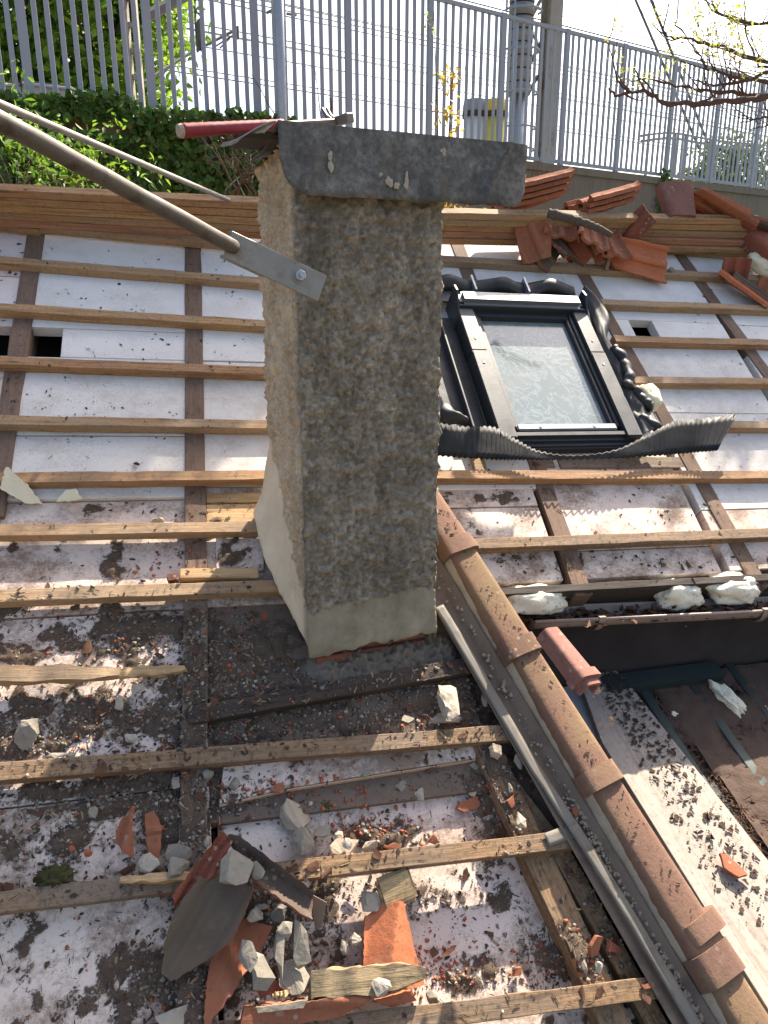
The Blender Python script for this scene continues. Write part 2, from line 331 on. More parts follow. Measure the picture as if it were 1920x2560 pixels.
# ---------------------------------------------------------------- the setting: ground, railway bank
FD = Vector((5.66, 3.68, 0)).normalized(); FO = CAM + Vector((-3.63, 7.96, 1.755))   # fence line: level, running right and away
FNRM = Vector((FD.y, -FD.x, 0))                                                      # towards the camera
FB = FO.z
def fpt(s, off=0.0, z=0.0): return Vector((FO.x, FO.y, FB)) + FD * s - FNRM * off + Vector((0, 0, z))
FM = Matrix((FD, -FNRM, Vector((0, 0, 1)))).transposed().to_4x4()
def fmat(s, off=0.0, z=0.0): return Matrix.Translation(fpt(s, off, z)) @ FM
o = MB().box((0, 0, -.25), (2400, 2400, .5)).build('ground', 'ground_soil', None, T((0, 0, 0))); tag(o, kind='structure')
mb = MB().box((20, 15.25, -2.2), (120, 30, 4.1)); o = mb.build('railway_bank', 'ballast', None, fmat(0, 0, -.15)); tag(o, kind='structure')
# concrete retaining wall below the fence
wall = MB().box((12, .1, -2.1), (60, .3, 4.0)).box((12, .1, -.06), (60, .36, .1)).build('retaining_wall', 'concrete_wall', None, fmat(0, 0, 0))
tag(wall, 'long stained concrete retaining wall below the blue grey railing', 'wall')

# ---------------------------------------------------------------- railing: posts, rails, flat bars
fence = empty('fence', fmat(0), 'tall blue grey metal bar railing along the top of the wall', 'fence')
FH = 1.735; FS = 1.186
def FX(i): return i * FS + .27
bar = bevel(MB().box((0, 0, FH / 2 + .02), (.047, .018, FH - .06)).mesh('bar'), .003); post = bevel(MB().box((0, 0, FH / 2 - .03), (.08, .05, FH + .08)).box((0, 0, -.055), (.15, .12, .012)).mesh('post'), .004)
for i in range(-3, 17):
    obj('post', post, 'fence_paint', fence, fmat(FX(i)))
    if i == 16: break
    for k in range(1, 10):
        obj('bar', bar, 'fence_paint', fence, fmat(FX(i) + FS * k / 10) @ Matrix.Rotation(random.uniform(-.004, .004), 4, 'Y'))
    for z in (.045, FH - .025):
        MB().box((FS / 2, 0, 0), (FS - .082, .04, .045)).build('rail', 'fence_paint', fence, fmat(FX(i), 0, z))

# ---------------------------------------------------------------- the stripped roof
RF = empty('stripped_roof', rmat(.6, .2, -.1), 'stripped pitched roof with open battens, rafters and white insulation boards', 'roof')
BATTENS = []
def strip(name, p0, p1, w, t, top, mat, parent=RF, ext=(0, 0), bev=.002, uvs=False, side=-1, sag=0.0):
    """a straight timber; p0,p1 photo pixels (or roof u,v) of its upper edge on the plane n = top"""
    a = Vector(p0 if uvs else on(*p0, top)); b = Vector(p1 if uvs else on(*p1, top)); d = (b - a); L = d.length; d /= L
    a = a - d * ext[0]; b = b + d * ext[1]; L = (b - a).length
    q = Vector((-d.y, d.x)) * side; c = (a + b) / 2 + q * (w / 2); ang = math.atan2(d.y, d.x)
    me = MB(); k = max(2, int(L / .12)); vs = []; fs = []
    for i in range(k + 1):
        x = -L / 2 + L * i / k; j = [random.uniform(-.0018, .0018) for _ in range(4)]
        vs += [(x, -w / 2 + j[0], -t), (x, w / 2 + j[1], -t), (x, w / 2 + j[2], j[0]), (x, -w / 2 + j[3], j[1])]
    for i in range(k):
        for e in range(4): fs.append((i * 4 + e, i * 4 + (e + 1) % 4, i * 4 + 4 + (e + 1) % 4, i * 4 + 4 + e))
    fs += [(3, 2, 1, 0), (k * 4, k * 4 + 1, k * 4 + 2, k * 4 + 3)]
    me.add(vs, [tuple(reversed(f)) for f in fs]); m_ = me.mesh(name); bevel(m_, bev)
    o = obj(name, m_, mat, parent, rmat(c.x, c.y, top, ang))
    BATTENS.append((c.x, c.y, ang, L / 2, w / 2, top)); return o
RT_ = -.04
# rafters (upper edge pixels give the middle line, shifted half a width)
def rafter(p0, p1, w=.085, n=RT_, mat='wood_rafter', e0=.0, e1=.0, depth=.16):
    a = Vector(on(*p0, n)); b = Vector(on(*p1, n)); d = (b - a).normalized(); q = Vector((-d.y, d.x)) * (w / 2)
    return strip('rafter', a + q, b + q, w, depth, n, mat, ext=(e0, e1), uvs=True, side=-1)
rafter((100, 520), (-20, 1290), e0=.0, e1=.0)
rafter((482, 560), (490, 1500), e0=.1); rafter((490, 1500), (480, 2300), mat='wood_dirty', e1=1.0)
rafter((1137, 590), (1452, 1463), e0=.05, e1=.05)
rafter((1420, 615), (1892, 1445), e0=.05, e1=.05)
rafter((1660, 580), (2100, 1180), e0=.0, e1=.6)
rafter((1950, 600), (2300, 950), e0=.0, e1=1.3)
a3 = on(760, 700, RT_); rafter_u = .86
strip('rafter', (rafter_u - .04, 3.9), (rafter_u - .02, 1.75), .085, .16, RT_, 'wood_rafter', uvs=True, side=1)
rafter((1210, 1850), (1490, 2450), .10, mat='wood_dirty', e1=.5)
rafter((1392, 2110), (1650, 2570), .07, -.05, mat='wood_dirty', e1=.3)
rafter((1290, 1980), (1392, 2110), .06, -.055, mat='wood_dirty', e0=.25)
# battens: left field
BT = .045; BW = .052
for p0, p1, mt in [((0, 639), (662, 694), 'wood_batten'), ((0, 757), (666, 800), 'wood_batten'), ((0, 889), (674, 917), 'wood_orange'),
                   ((0, 1037), (677, 1050), 'wood_batten'), ((0, 1181), (682, 1174), 'wood_orange'), ((0, 1311), (684, 1302), 'wood_batten'), ((0, 1473), (655, 1450), 'wood_batten')]:
    strip('batten', p0, p1, BW, BT, 0, mt, ext=(.5, .12))
strip('batten', (450, 1421), (646, 1420), .045, .05, -.01, 'wood_fresh')
for k, y in enumerate((1233, 1262, 1285)): strip('infill_board', (515, y), (690, y - 3), .05, .03, -.05 + .004 * k, 'wood_fresh')
strip('batten', (466, 1768), (1168, 1644), .06, .05, -.02, 'wood_dark')
strip('batten', (0, 1906), (1285, 1810), .058, .046, 0, 'wood_dirty', ext=(.5, 0))
strip('batten', (0, 2228), (560, 2163), .058, .048, 0, 'wood_dirty', ext=(.4, 0))
strip('batten', (640, 2160), (1442, 2074), .058, .048, 0.0, 'wood_dirty')
strip('batten', (560, 2572), (1640, 2440), .06, .05, 0, 'wood_dirty')
# right field
for p0, p1, mt in [((1100, 637), (1920, 689), 'wood_batten'), ((1500, 747), (1920, 763), 'wood_batten'), ((1532, 838), (1920, 848), 'wood_orange'), ((1580, 940), (1920, 944), 'wood_batten'),
                   ((1790, 1051), (1920, 1052), 'wood_batten'), ((1020, 1175), (1920, 1176), 'wood_orange'), ((1150, 1348), (1920, 1320), 'wood_dirty')]:
    strip('batten', p0, p1, BW, BT, 0, mt, ext=(.1 if p0[0] < 1110 else .0, .9))
strip('batten', (1600, 604), (1880, 628), BW, BT, .0, 'wood_batten', ext=(.05, .0))
strip('infill_board', (1040, 1142), (1380, 1142), .07, .04, -.05, 'wood_dirty'); strip('infill_board', (1392, 1142), (1700, 1142), .07, .04, -.046, 'wood_dirty')
strip('infill_board', (1180, 1140), (1210, 1141), .09, .05, -.02, 'wood_batten')
strip('eave_board', (1225, 1470), (1920, 1434), .035, .2, -.02, 'wood_dark', ext=(.0, .9))
# spare battens piled on the ridge (front faces seen one above the other)
def pile(xa, ya, xb, yb, mats, ext=(0, 0)):
    # ya/yb: photo rows of each layer's front top edge at the two ends, bottom layer first
    for k in range(len(ya)):
        n = .047 * (k + 1) + .004; w_ = .05 + random.uniform(0, .008); j0, j1 = random.uniform(-2.2, 2.2), random.uniform(-2.2, 2.2)
        strip('ridge_batten', (xa, ya[k] + j0), (xb, yb[k] + j1), w_, .041, n, mats[k % len(mats)], ext=(ext[0] + random.uniform(0, .03), ext[1] + random.uniform(0, .04)), side=1)
pile(0, (548, 531, 512, 494, 476), 660, (584, 566, 547, 529, 510), ['wood_pink', 'wood_orange', 'wood_batten', 'wood_orange', 'wood_orange'], (.6, .1))
pile(1100, (596, 580, 563, 547, 531), 1440, (604, 589, 572, 555, 539), ['wood_orange', 'wood_pink', 'wood_orange', 'wood_batten', 'wood_batten'], (.3, .02))
pile(1450, (606, 589, 572, 556, 541), 1885, (626, 603, 582, 565, 549), ['wood_batten', 'wood_pink', 'wood_orange', 'wood_batten', 'wood_batten'], (.0, .05))
strip('batten', (100, 553), (668, 606), .05, .042, .01, 'wood_orange', ext=(.0, .1)); strip('batten', (-40, 541), (103, 560), .05, .042, .0, 'wood_orange', ext=(.4, 0))
# insulation boards between the rafters
def board(pts, n, th, mat, uvs=False, name='insulation_panel'):
    P = [Vector(p if uvs else on(*p, n)) for p in pts]; c = sum(P, Vector((0, 0))) / len(P)
    me = MB().prism([(p.x - c.x, p.y - c.y) for p in P], -th, 0).mesh(name); bevel(me, .0025)
    PANELS.append(([(p.x, p.y) for p in P], n)); return obj(name, me, mat, RF, rmat(c.x, c.y, n))
PANELS = []
def bayb(u0, u1, vs, mats, n=-.047, th=.06, g=.003):
    for k in range(len(vs) - 1):
        nn = n + random.uniform(-.002, .002)
        board([(u0, vs[k] + g), (u1, vs[k] + g), (u1, vs[k + 1] - g), (u0, vs[k + 1] - g)], nn, th, mats[k % len(mats)], True)
v1090 = on(250, 1090, -.05)[1]; v1245 = on(250, 1247, -.05)[1]; vI = on(300, 1930, -.05)[1]
ur1 = -.70; ur2 = .07
hole0 = on(158, 822, -.05); hole1 = on(158, 893, -.05)
# bay left of the first rafter (with the opening)
bayb(-1.5, ur1, [-.6, .5, 1.3, v1245, v1090, hole1[1]], ['eps_soiled', 'eps_soiled', 'eps_soiled', 'eps_white']); bayb(-1.5, ur1, [hole0[1], 3.3, 3.9], ['eps_pinkish', 'eps_pinkish'])
board([(-1.5, hole1[1]), (-.98, hole1[1]), (-.98, hole0[1]), (-1.5, hole0[1])], -.052, .06, 'eps_white', True)
# bay between the first two rafters
bayb(ur1, ur2, [v1090, hole1[1]], ['eps_white']); bayb(hole0[0], ur2, [hole1[1], hole0[1]], ['eps_clean'], g=0); bayb(ur1, ur2, [hole0[1], 3.9], ['eps_clean'])
bayb(ur1, ur2, [v1245, v1090], ['eps_white']); bayb(ur1, ur2 - .04, [1.42, v1245], ['eps_soiled'], -.066)
bayb(ur1, ur2, [.75, 1.42], ['eps_soiled'], -.07); bayb(ur1, ur2, [.1, .75], ['eps_soiled'], -.07); bayb(ur1, ur2, [-.6, .1], ['eps_soiled'], -.06)
# bay between second rafter and chimney, and behind the chimney
bayb(ur2, .86, [2.0, 2.75, 3.9], ['eps_white', 'eps_clean']); bayb(ur2, .44, [1.42, 2.0], ['eps_soiled'], -.066)
board([(540, 1425), (660, 1425), (660, 1345), (540, 1345)], -.042, .05, 'eps_soiled')
board([(ur2, .62), (1.1, .62), (1.05, 1.5), (ur2, 1.5)], -.075, .05, 'dust', True)
bayb(.82, 1.64, [1.95, 3.2, 3.9], ['eps_white', 'eps_clean'])
vs1265 = on(1250, 1266, -.05)[1]; veave = on(1500, 1455, -.05)[1]
bayb(1.05, 1.62, [veave + .02, vs1265, 1.98], ['eps_soiled', 'eps_soiled'], -.055)
bayb(1.70, 2.44, [veave + .02, 1.6, 2.2], ['eps_soiled', 'eps_soiled'], -.055); bayb(2.30, 2.48, [2.2, 3.3, 3.9], ['eps_clean', 'eps_white'])
bayb(1.64, 2.30, [3.2, 3.9], ['eps_clean'])
hb0 = on(1570, 800, -.05); hb1 = on(1650, 845, -.05)
bayb(2.48, 3.28, [veave + .02, 1.8, 2.45, hb1[1]], ['eps_soiled', 'eps_white', 'eps_white']); bayb(2.48, 3.28, [hb0[1], 3.9], ['eps_clean']); bayb(hb1[0], 3.28, [hb1[1], hb0[1]], ['eps_clean'], g=0); bayb(2.48, hb0[0], [hb1[1], hb0[1]], ['eps_clean'], g=0)
bayb(3.33, 4.15, [veave + .02, 1.9, 2.6, 3.2, 3.9], ['eps_soiled', 'eps_white', 'eps_clean', 'eps_clean']); bayb(4.2, 5.0, [veave, 2.6, 3.9], ['eps_white'])
# lower middle: loose boards with the thick edge showing
board([(560, 1900), (1190, 1848), (1190, 1895), (720, 1970), (548, 2010)], -.05, .05, 'eps_soiled')
board([(545, 2028), (720, 1990), (1195, 1885), (1290, 2110), (545, 2200)], -.10, .05, 'eps_soiled')
board([(548, 2012), (720, 1972), (1190, 1897), (1191, 1899), (721, 1975), (549, 2016)], -.049, .052, 'eps_edge')
board([(560, 2200), (1270, 2090), (1470, 2520), (560, 2640)], -.115, .05, 'eps_soiled')
board([(400, 2560), (1470, 2500), (1640, 2760), (380, 2760)], -.11, .05, 'eps_soiled')
board([(1430, 2205), (1478, 2200), (1570, 2450), (1520, 2455)], -.10, .04, 'eps_soiled'); board([(1560, 2520), (1640, 2510), (1700, 2620), (1600, 2640)], -.10, .04, 'eps_soiled')
board([(1000, 1660), (1150, 1610), (1250, 1790), (1440, 2100), (1300, 2110), (1180, 1850), (1050, 1760)], -.10, .03, 'dust')
# boarding below everything (dark attic), upper and lower field
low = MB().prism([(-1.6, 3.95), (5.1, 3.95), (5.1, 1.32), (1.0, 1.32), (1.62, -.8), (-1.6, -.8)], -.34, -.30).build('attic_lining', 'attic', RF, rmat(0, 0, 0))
# the slope on the far side of the ridge
fs_ = MB(); r0 = roof(-1.7, 3.93, -.03); r1 = roof(5.2, 4.02, -.03); bk = Vector((RV.x, RV.y, 0)).normalized() * 3 + Vector((0, 0, -2.4))
fs_.add([r0, r1, r1 + bk, r0 + bk, r0 - Vector((0, 0, .2)), r1 - Vector((0, 0, .2)), r1 + bk - Vector((0, 0, .2)), r0 + bk - Vector((0, 0, .2))], [(0, 1, 2, 3), (7, 6, 5, 4), (0, 4, 5, 1), (2, 6, 7, 3), (1, 5, 6, 2), (0, 3, 7, 4)])
fs_.build('far_slope', 'clay_red', RF)
# ---------------------------------------------------------------- chimney
TH = math.radians(20); CD = Vector((math.cos(TH), math.sin(TH), 0)); CE = Vector((-math.sin(TH), math.cos(TH), 0))
C0 = on3(773, 1672, -.03); CW, CDp = .505, .55
CM = Matrix((CD, CE, Vector((0, 0, 1)))).transposed().to_4x4(); CM = Matrix.Translation(C0) @ CM
def roofz(P): return (-(RN.x * (P[0] - CAM.x) + RN.y * (P[1] - CAM.y)) - RH - 0.03) / RN.z + CAM.z
CTOP = 1.80
chim = empty('chimney', CM, 'tall roughcast chimney stack with a bent zinc sheet on top', 'chimney')
def chimney_body():
    ds = .0062; segs = [((0, CDp), (0, 0), (-1, 0), int(CDp / ds)), ((0, 0), (CW, 0), (0, -1), int(CW / ds)), ((CW, 0), (CW, CDp), (1, 0), int(CDp / .012)), ((CW, CDp), (0, CDp), (0, 1), int(CW / .02))]
    X = []; Y = []; NX = []; NY = []; side = []; par = []
    for si, (a, b, nn, k) in enumerate(segs):
        for i in range(k):
            t = i / k; X.append(a[0] + (b[0] - a[0]) * t); Y.append(a[1] + (b[1] - a[1]) * t)
            # soften the normals near corners
            NX.append(nn[0]); NY.append(nn[1]); side.append(si); par.append(t)
    X = np.array(X); Y = np.array(Y); NX = np.array(NX, float); NY = np.array(NY, float); side = np.array(side); par = np.array(par); C = len(X)
    for it in range(2):
        NX = (NX + np.roll(NX, 1) + np.roll(NX, -1)) / 3; NY = (NY + np.roll(NY, 1) + np.roll(NY, -1)) / 3
    wx = C0.x + CD.x * X + CE.x * Y; wy = C0.y + CD.y * X + CE.y * Y
    zr = np.array([roofz((a, b)) for a, b in zip(wx, wy)]) - C0.z
    s = np.arange(C) * .05
    rag = vnoise(np.stack([s * 1.9, s * 0], 1), 3) * .035 + vnoise(np.stack([s * 6, s * 0 + 5], 1), 4) * .014
    zb = zr + rag + np.where(side == 1,   .018 + .03 * par, np.where(side == 0, .02 + .03 * par, .0)) - .005
    R = 300; tt = np.linspace(0, 1, R)[:, None]; Z = zb[None, :] + (CTOP - zb[None, :]) * tt
    Xg = np.repeat(X[None], R, 0); Yg = np.repeat(Y[None], R, 0); rel = Z - zb[None]
    P = np.stack([Xg.ravel() + 3, Yg.ravel() + 3, Z.ravel() + 3], 1)
    big = fbm(P * 9, 3, 1).reshape(R, C); mid = fbm(P * 36, 3, 5, .62).reshape(R, C); fin = fbm(P * 105, 2, 9, .7).reshape(R, C)
    bandh = np.where(side == 1, .19, np.where(side == 0, .33 - .16 * par, .1))[None, :] + (vnoise(np.stack([s * 3, s * 0 + 9], 1), 8)[None] - .5) * .035
    sm = np.clip((bandh - rel) / .012 + .5, 0, 1); sm = sm * sm * (3 - 2 * sm)
    ridge = np.clip((mid - .45) * 3.2, 0, 1)
    rough = (ridge * .019 + (fin - .5) * .015 + (big - .5) * .010)
    flat = (big - .5) * .018 + (fin - .5) * .003 + np.clip((.42 - mid) * 3, 0, 1) * -.006 * (vnoise(P * 6, 77).reshape(R, C) > .6) + .007
    disp = rough * (1 - sm) + flat * sm
    # the plaster skirt kicks out at the foot of the left flank
    fl = np.where(side == 0, np.clip((1 - par) * 1.6, 0, 1), np.where(side == 1, np.clip((par - .88) * 8, 0, 1) * .35, 0))[None, :] * np.clip(1 - rel / .30, 0, 1) ** 1.6
    disp = disp + fl * .085
    edge = np.clip(1 - rel / .03, 0, 1); disp = disp - edge ** 2 * .006
    Vx = Xg + NX[None] * disp; Vy = Yg + NY[None] * disp
    V = np.stack([Vx.ravel(), Vy.ravel(), Z.ravel()], 1)
    i0 = np.arange(R - 1)[:, None] * C; j = np.arange(C)[None]; j2 = (j + 1) % C
    F = np.stack([(i0 + j).ravel(), (i0 + j2).ravel(), (i0 + C + j2).ravel(), (i0 + C + j).ravel()], 1)
    me = smooth(fast_mesh('plaster', V, F))
    pale = np.repeat(np.where(side == 0, np.clip((1 - par) * 14, 0, 1), 0)[None], R, 0)  # left flank mask: tan plaster with painted-in brightness
    for nm, dat in (('smooth_band', sm), ('tan_lit_side', pale), ('relief', np.clip(ridge * .6 + fin * .4, 0, 1) * (1 - sm) + sm * .9)):
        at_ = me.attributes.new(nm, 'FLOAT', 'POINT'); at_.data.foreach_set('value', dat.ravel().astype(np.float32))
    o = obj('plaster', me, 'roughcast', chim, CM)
    md = o.modifiers.new('thick', 'SOLIDIFY'); md.thickness = .02; md.offset = -1
    return o
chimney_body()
# brick core showing below the broken plaster edge
core = MB()
for r in range(9):
    for k in range(3):
        wv = (CW - .05) / 3 - .012; b = MB().box((0, 0, 0), (wv, .11, .058)); me = bevel(b.mesh('brick'), .004)
        obj('brick', me, 'brick', chim, CM @ T((.03 + (k + .5) * (CW - .05) / 3, .075, -.14 + r * .07)))
MB().box((CW / 2, CDp / 2 + .01, .55), (CW - .06, CDp - .06, 2.0)).build('brick_core', 'mortar_brown', chim, CM)
# mortar bed slumped along the front foot
def lump_strip(name, p, w, hgt, mat, parent, mw, seed=0, nx=40, ny=10):
    V = []; F = []
    for i in range(nx + 1):
        for j in range(ny + 1):
            x = -w[0] / 2 + w[0] * i / nx; y = -w[1] / 2 + w[1] * j / ny; q = max(0, 1 - (2 * j / ny - 1) ** 2) * min(1, 6 * min(i, nx - i) / nx + .05)
            z = hgt * q * (.45 + .7 * mnoise.noise((x * 9 + seed, y * 9, seed)) + .4 * mnoise.noise((x * 27 + seed, y * 27, seed))) + .03 * mnoise.noise((x * 60, y * 60, seed)) * q
            V.append((x, y + .02 * mnoise.noise((x * 8, seed, 1)), z - .035 * (1 - min(1, q * 1.6))))
    for i in range(nx):
        for j in range(ny): a = i * (ny + 1) + j; F.append((a, a + ny + 1, a + ny + 2, a + 1))
    return obj(name, smooth(fast_mesh(name, V, F)), mat, parent, mw)
uA = on(765, 1705, -.03); uB = on(1150, 1640, -.03); cx = ((uA[0] + uB[0]) / 2, (uA[1] + uB[1]) / 2)
lump_strip('mortar_bed', None, (.66, .20), .05, 'mortar_brown', chim, rmat(cx[0] + .02, cx[1] + .045, -.055, math.atan2(uB[1] - uA[1], uB[0] - uA[0])), 3, 90, 24)

# zinc cap: one bent sheet; local x along the front, y back, z up
ZT = None
def solve_z(x, yb, vpx):   # height on the vertical line above chimney-local (x, yb) that projects to row vpx
    P = CM @ Vector((x, yb, 0)); k = (1280 - vpx) / FPX; yy = P.y; 
    return (k * yy * math.cos(PITCH) - yy * math.sin(PITCH)) / (math.cos(PITCH) + k * math.sin(PITCH)) + CZ - C0.z
zt0 = solve_z(-.05, -.045, 300); zt1 = solve_z(.80, -.045, 361); zb0 = solve_z(.1, -.045, 492); zb1 = solve_z(.72, -.045, 516)
def cap():
    V = []; nx, ny = 60, 10; x0, x1 = -.055, .80
    def ztop(x): return zt0 + (zt1 - zt0) * (x - x0) / (x1 - x0)
    rows = []
    bm = bmesh.new()
    for i in range(nx + 1):
        x = x0 + (x1 - x0) * i / nx; col = []
        zb = zb0 + (zb1 - zb0) * (x - .1) / .62 + .006 * mnoise.noise((x * 11, 3, 1)) + .003 * mnoise.noise((x * 30, 3, 1))
        if x < x0 + .10: zb += .10 - math.sqrt(max(0, .10 ** 2 - (x0 + .10 - x) ** 2))
        if x > x1 - .055: zb += (.055 - math.sqrt(max(0, .055 ** 2 - (x - x1 + .055) ** 2))) * .9
        zt = ztop(x)
        for j in range(ny + 1):
            t = j / ny; z = zb + (zt - zb) * t
            crease = x - (.62 + .105 * t)                        # dented fold running down to the left
            y = -.045 + .004 * mnoise.noise((x * 7, z * 7, 2)) + (-.020 * max(0, 1 - abs(crease) / .02) if abs(crease) < .02 else 0) + (max(0, crease) * .16) - .008 * (1 - t)
            col.append(bm.verts.new((x, y, z)))
        for j in range(1, 9):
            t = j / 8; y = -.045 + .62 * t
            lift = .006 * math.sin(t * 3.1) + .012 * mnoise.noise((x * 4, t * 3, 7)) * t
            drop = 0
            if x < x0 + .09: drop = -((x0 + .09 - x) / .09) ** 1.5 * .05 * min(1, t * 3)
            y2 = y + (max(0, x - .72) * .16 if t < .3 else 0)
            col.append(bm.verts.new((x, y2, zt + lift + drop)))
        rows.append(col)
    for i in range(nx):
        for j in range(len(rows[0]) - 1):
            bm.faces.new((rows[i][j], rows[i + 1][j], rows[i + 1][j + 1], rows[i][j + 1]))
    me = bpy.data.meshes.new('cap'); bm.to_mesh(me); bm.free()
    o = obj('cap_sheet', me, 'cap_zinc', chim, CM); md = o.modifiers.new('thick', 'SOLIDIFY'); md.thickness = .0025
    smooth(me, 35); return o
cap()
# curled loose corner of the sheet on the left and the dark slab under it
lb = MB(); zc = zt0 + .003
curl = []
for i in range(9):
    t = i / 8; x = -.055 - .145 * t; z = zc - .052 * (1 - math.cos(t * math.pi)) / 2
    curl.append([(x, -.04 + .10 * t + .02, z), (x, .16 - .02 * t, z)])
V = [p for c in curl for p in c]; F = [(2 * i, 2 * i + 1, 2 * i + 3, 2 * i + 2) for i in range(8)]
me = MB().add(V, F).mesh('curled_corner', True); o = obj('curled_corner', me, 'galvanised', chim, CM); md = o.modifiers.new('t', 'SOLIDIFY'); md.thickness = .003
zs = solve_z(-.1, .1, 347); MB().prism([(-.15, .06), (.02, .05), (.02, .26), (-.15, .24)], zs - .006, zs + .008).build('cover_slab', 'wood_dark', chim, CM)
MB().prism([(.0, .01), (CW, .01), (CW, CDp), (.0, CDp)], CTOP - .04, CTOP - .005).build('top_mortar', 'plaster_tan', chim, CM)
for k_, (x, z, w, hh) in enumerate(((.10, .115, .008, .014), (.102, .085, .009, .018), (.295, .05, .012, .016), (.318, .04, .010, .010), (.352, .055, .006, .022), (.35, .04, .008, .008), (.48, .145, .006, .013), (.47, .15, .005, .006), (.265, .07, .006, .007))):
    V = []
    for k in range(15):
        a_ = k * 2 * math.pi / 15; r_ = 1 + .6 * mnoise.noise((math.cos(a_) * 1.5 + k_ * 7, math.sin(a_) * 1.5, 3.3)); V.append((x + w * r_ * math.cos(a_), -.0605 + .004 * mnoise.noise((x * 7, z * 7, 2)), zb0 + z + hh * r_ * math.sin(a_)))
    V.append((x, -.063, zb0 + z)); MB().add(V, [(k, (k + 1) % 15, 15) for k in range(15)]).build('mortar_splash', 'plaster_pale', chim, CM)

# hammer lying on the cap
h0 = at(452, 327, 2.30); h1 = at(845, 303, 2.62)
hd = (h1 - h0).normalized(); hm = Matrix.Translation(h0) @ hd.to_track_quat('X', 'Z').to_matrix().to_4x4()
HL = (h1 - h0).length
ham = empty('hammer', hm, 'claw hammer with red grip lying on the chimney sheet', 'hammer')
n_ = 26; MB().tube([(HL * .62 * i / n_, 0, 0) for i in range(n_ + 1)], [.0205 + .0012 * (i % 2) - .004 * (i / n_) for i in range(n_ + 1)], 12).build('grip', 'red_grip', ham, hm, True)
MB().tube([(-.008, 0, 0), (.004, 0, 0)], [.019, .0215], 12).build('grip_end', 'plaster_tan', ham, hm)
MB().tube([(HL * .62, 0, 0), (HL, 0, 0)], [.011, .011], 10).build('shaft', 'hammer_steel', ham, hm)
me = bevel(MB().box((HL, .0, 0), (.03, .05, .03)).box((HL, -.05, 0), (.032, .05, .032)).mesh('head'), .004); obj('head', me, 'hammer_steel', ham, hm)
cl = MB()
for s_ in (-.008, .008): cl.tube([(HL + s_, .02, .004), (HL + s_, .05, .022), (HL + s_ * 1.3, .07, .052)], [.009, .008, .005], 6)
cl.build('claw', 'hammer_steel', ham, hm)

# steel brace with a flattened, bolted end resting against the chimney corner; a thinner rod behind
b0 = at(-150, 222, 1.36); b1 = at(585, 618, 2.12); b2 = at(805, 722, 2.225)
dd = (b1 - b0).normalized(); bm_ = Matrix.Translation(b0) @ dd.to_track_quat('X', 'Z').to_matrix().to_4x4(); BL = (b1 - b0).length
br = empty('steel_brace', bm_, 'thick rust spotted steel tube slanting down to the chimney, end flattened and bolted', 'brace')
k_ = 30; MB().tube([(BL * i / k_, .004 * mnoise.noise((i * .2, 0, 0)), 0) for i in range(k_ + 1)], [.0205] * (k_ + 1), 20).build('tube', 'steel_pole', br, bm_, True)
c1 = (b1 - FW * 0).copy(); pd = (b2 - b1).normalized(); pn = (-FW - pd * (-FW).dot(pd)).normalized(); pw = pn.cross(pd)
pm = Matrix.Translation(b1 - pd * .02) @ Matrix((pd, pw, pn)).transposed().to_4x4(); PL = (b2 - b1).length + .02
me = bevel(MB().prism([(0, -.038), (PL, -.040), (PL, .040), (0, .038)], -.003, .006).mesh('plate'), .001); obj('end_plate', me, 'plate_steel', br, pm)
for s_ in (-1, 1): MB().box((.06, s_ * .0355, -.012), (.13, .005, .026)).build('folded_edge', 'plate_steel', br, pm)
bx = PL - .075; hexa = [(bx + .017 * math.cos(k * math.pi / 3), .005 + .017 * math.sin(k * math.pi / 3)) for k in range(6)]
hb = MB().prism(hexa, .006, .02); me = bevel(hb.mesh('bolt'), .002); bt = obj('bolt', me, 'galvanised', br, pm)
MB().prism([(bx + .024 * math.cos(k * .35), .005 + .024 * math.sin(k * .35)) for k in range(18)], .0058, .008).build('washer', 'plate_steel', bt, pm)
MB().prism([(bx + .007 * math.cos(k * .6), .005 + .007 * math.sin(k * .6)) for k in range(10)], .02, .03).build('stud', 'galvanised', bt, pm)
r0 = at(-60, 235, 1.9); r1 = at(578, 503, 4.0); o = MB().tube([r0 + (r1 - r0) * i / 20 for i in range(21)], .0115, 10).build('thin_rod', 'plate_steel', None, None, True)
tag(o, 'slim brownish metal rod running behind the thick steel tube to the ridge', 'rod')
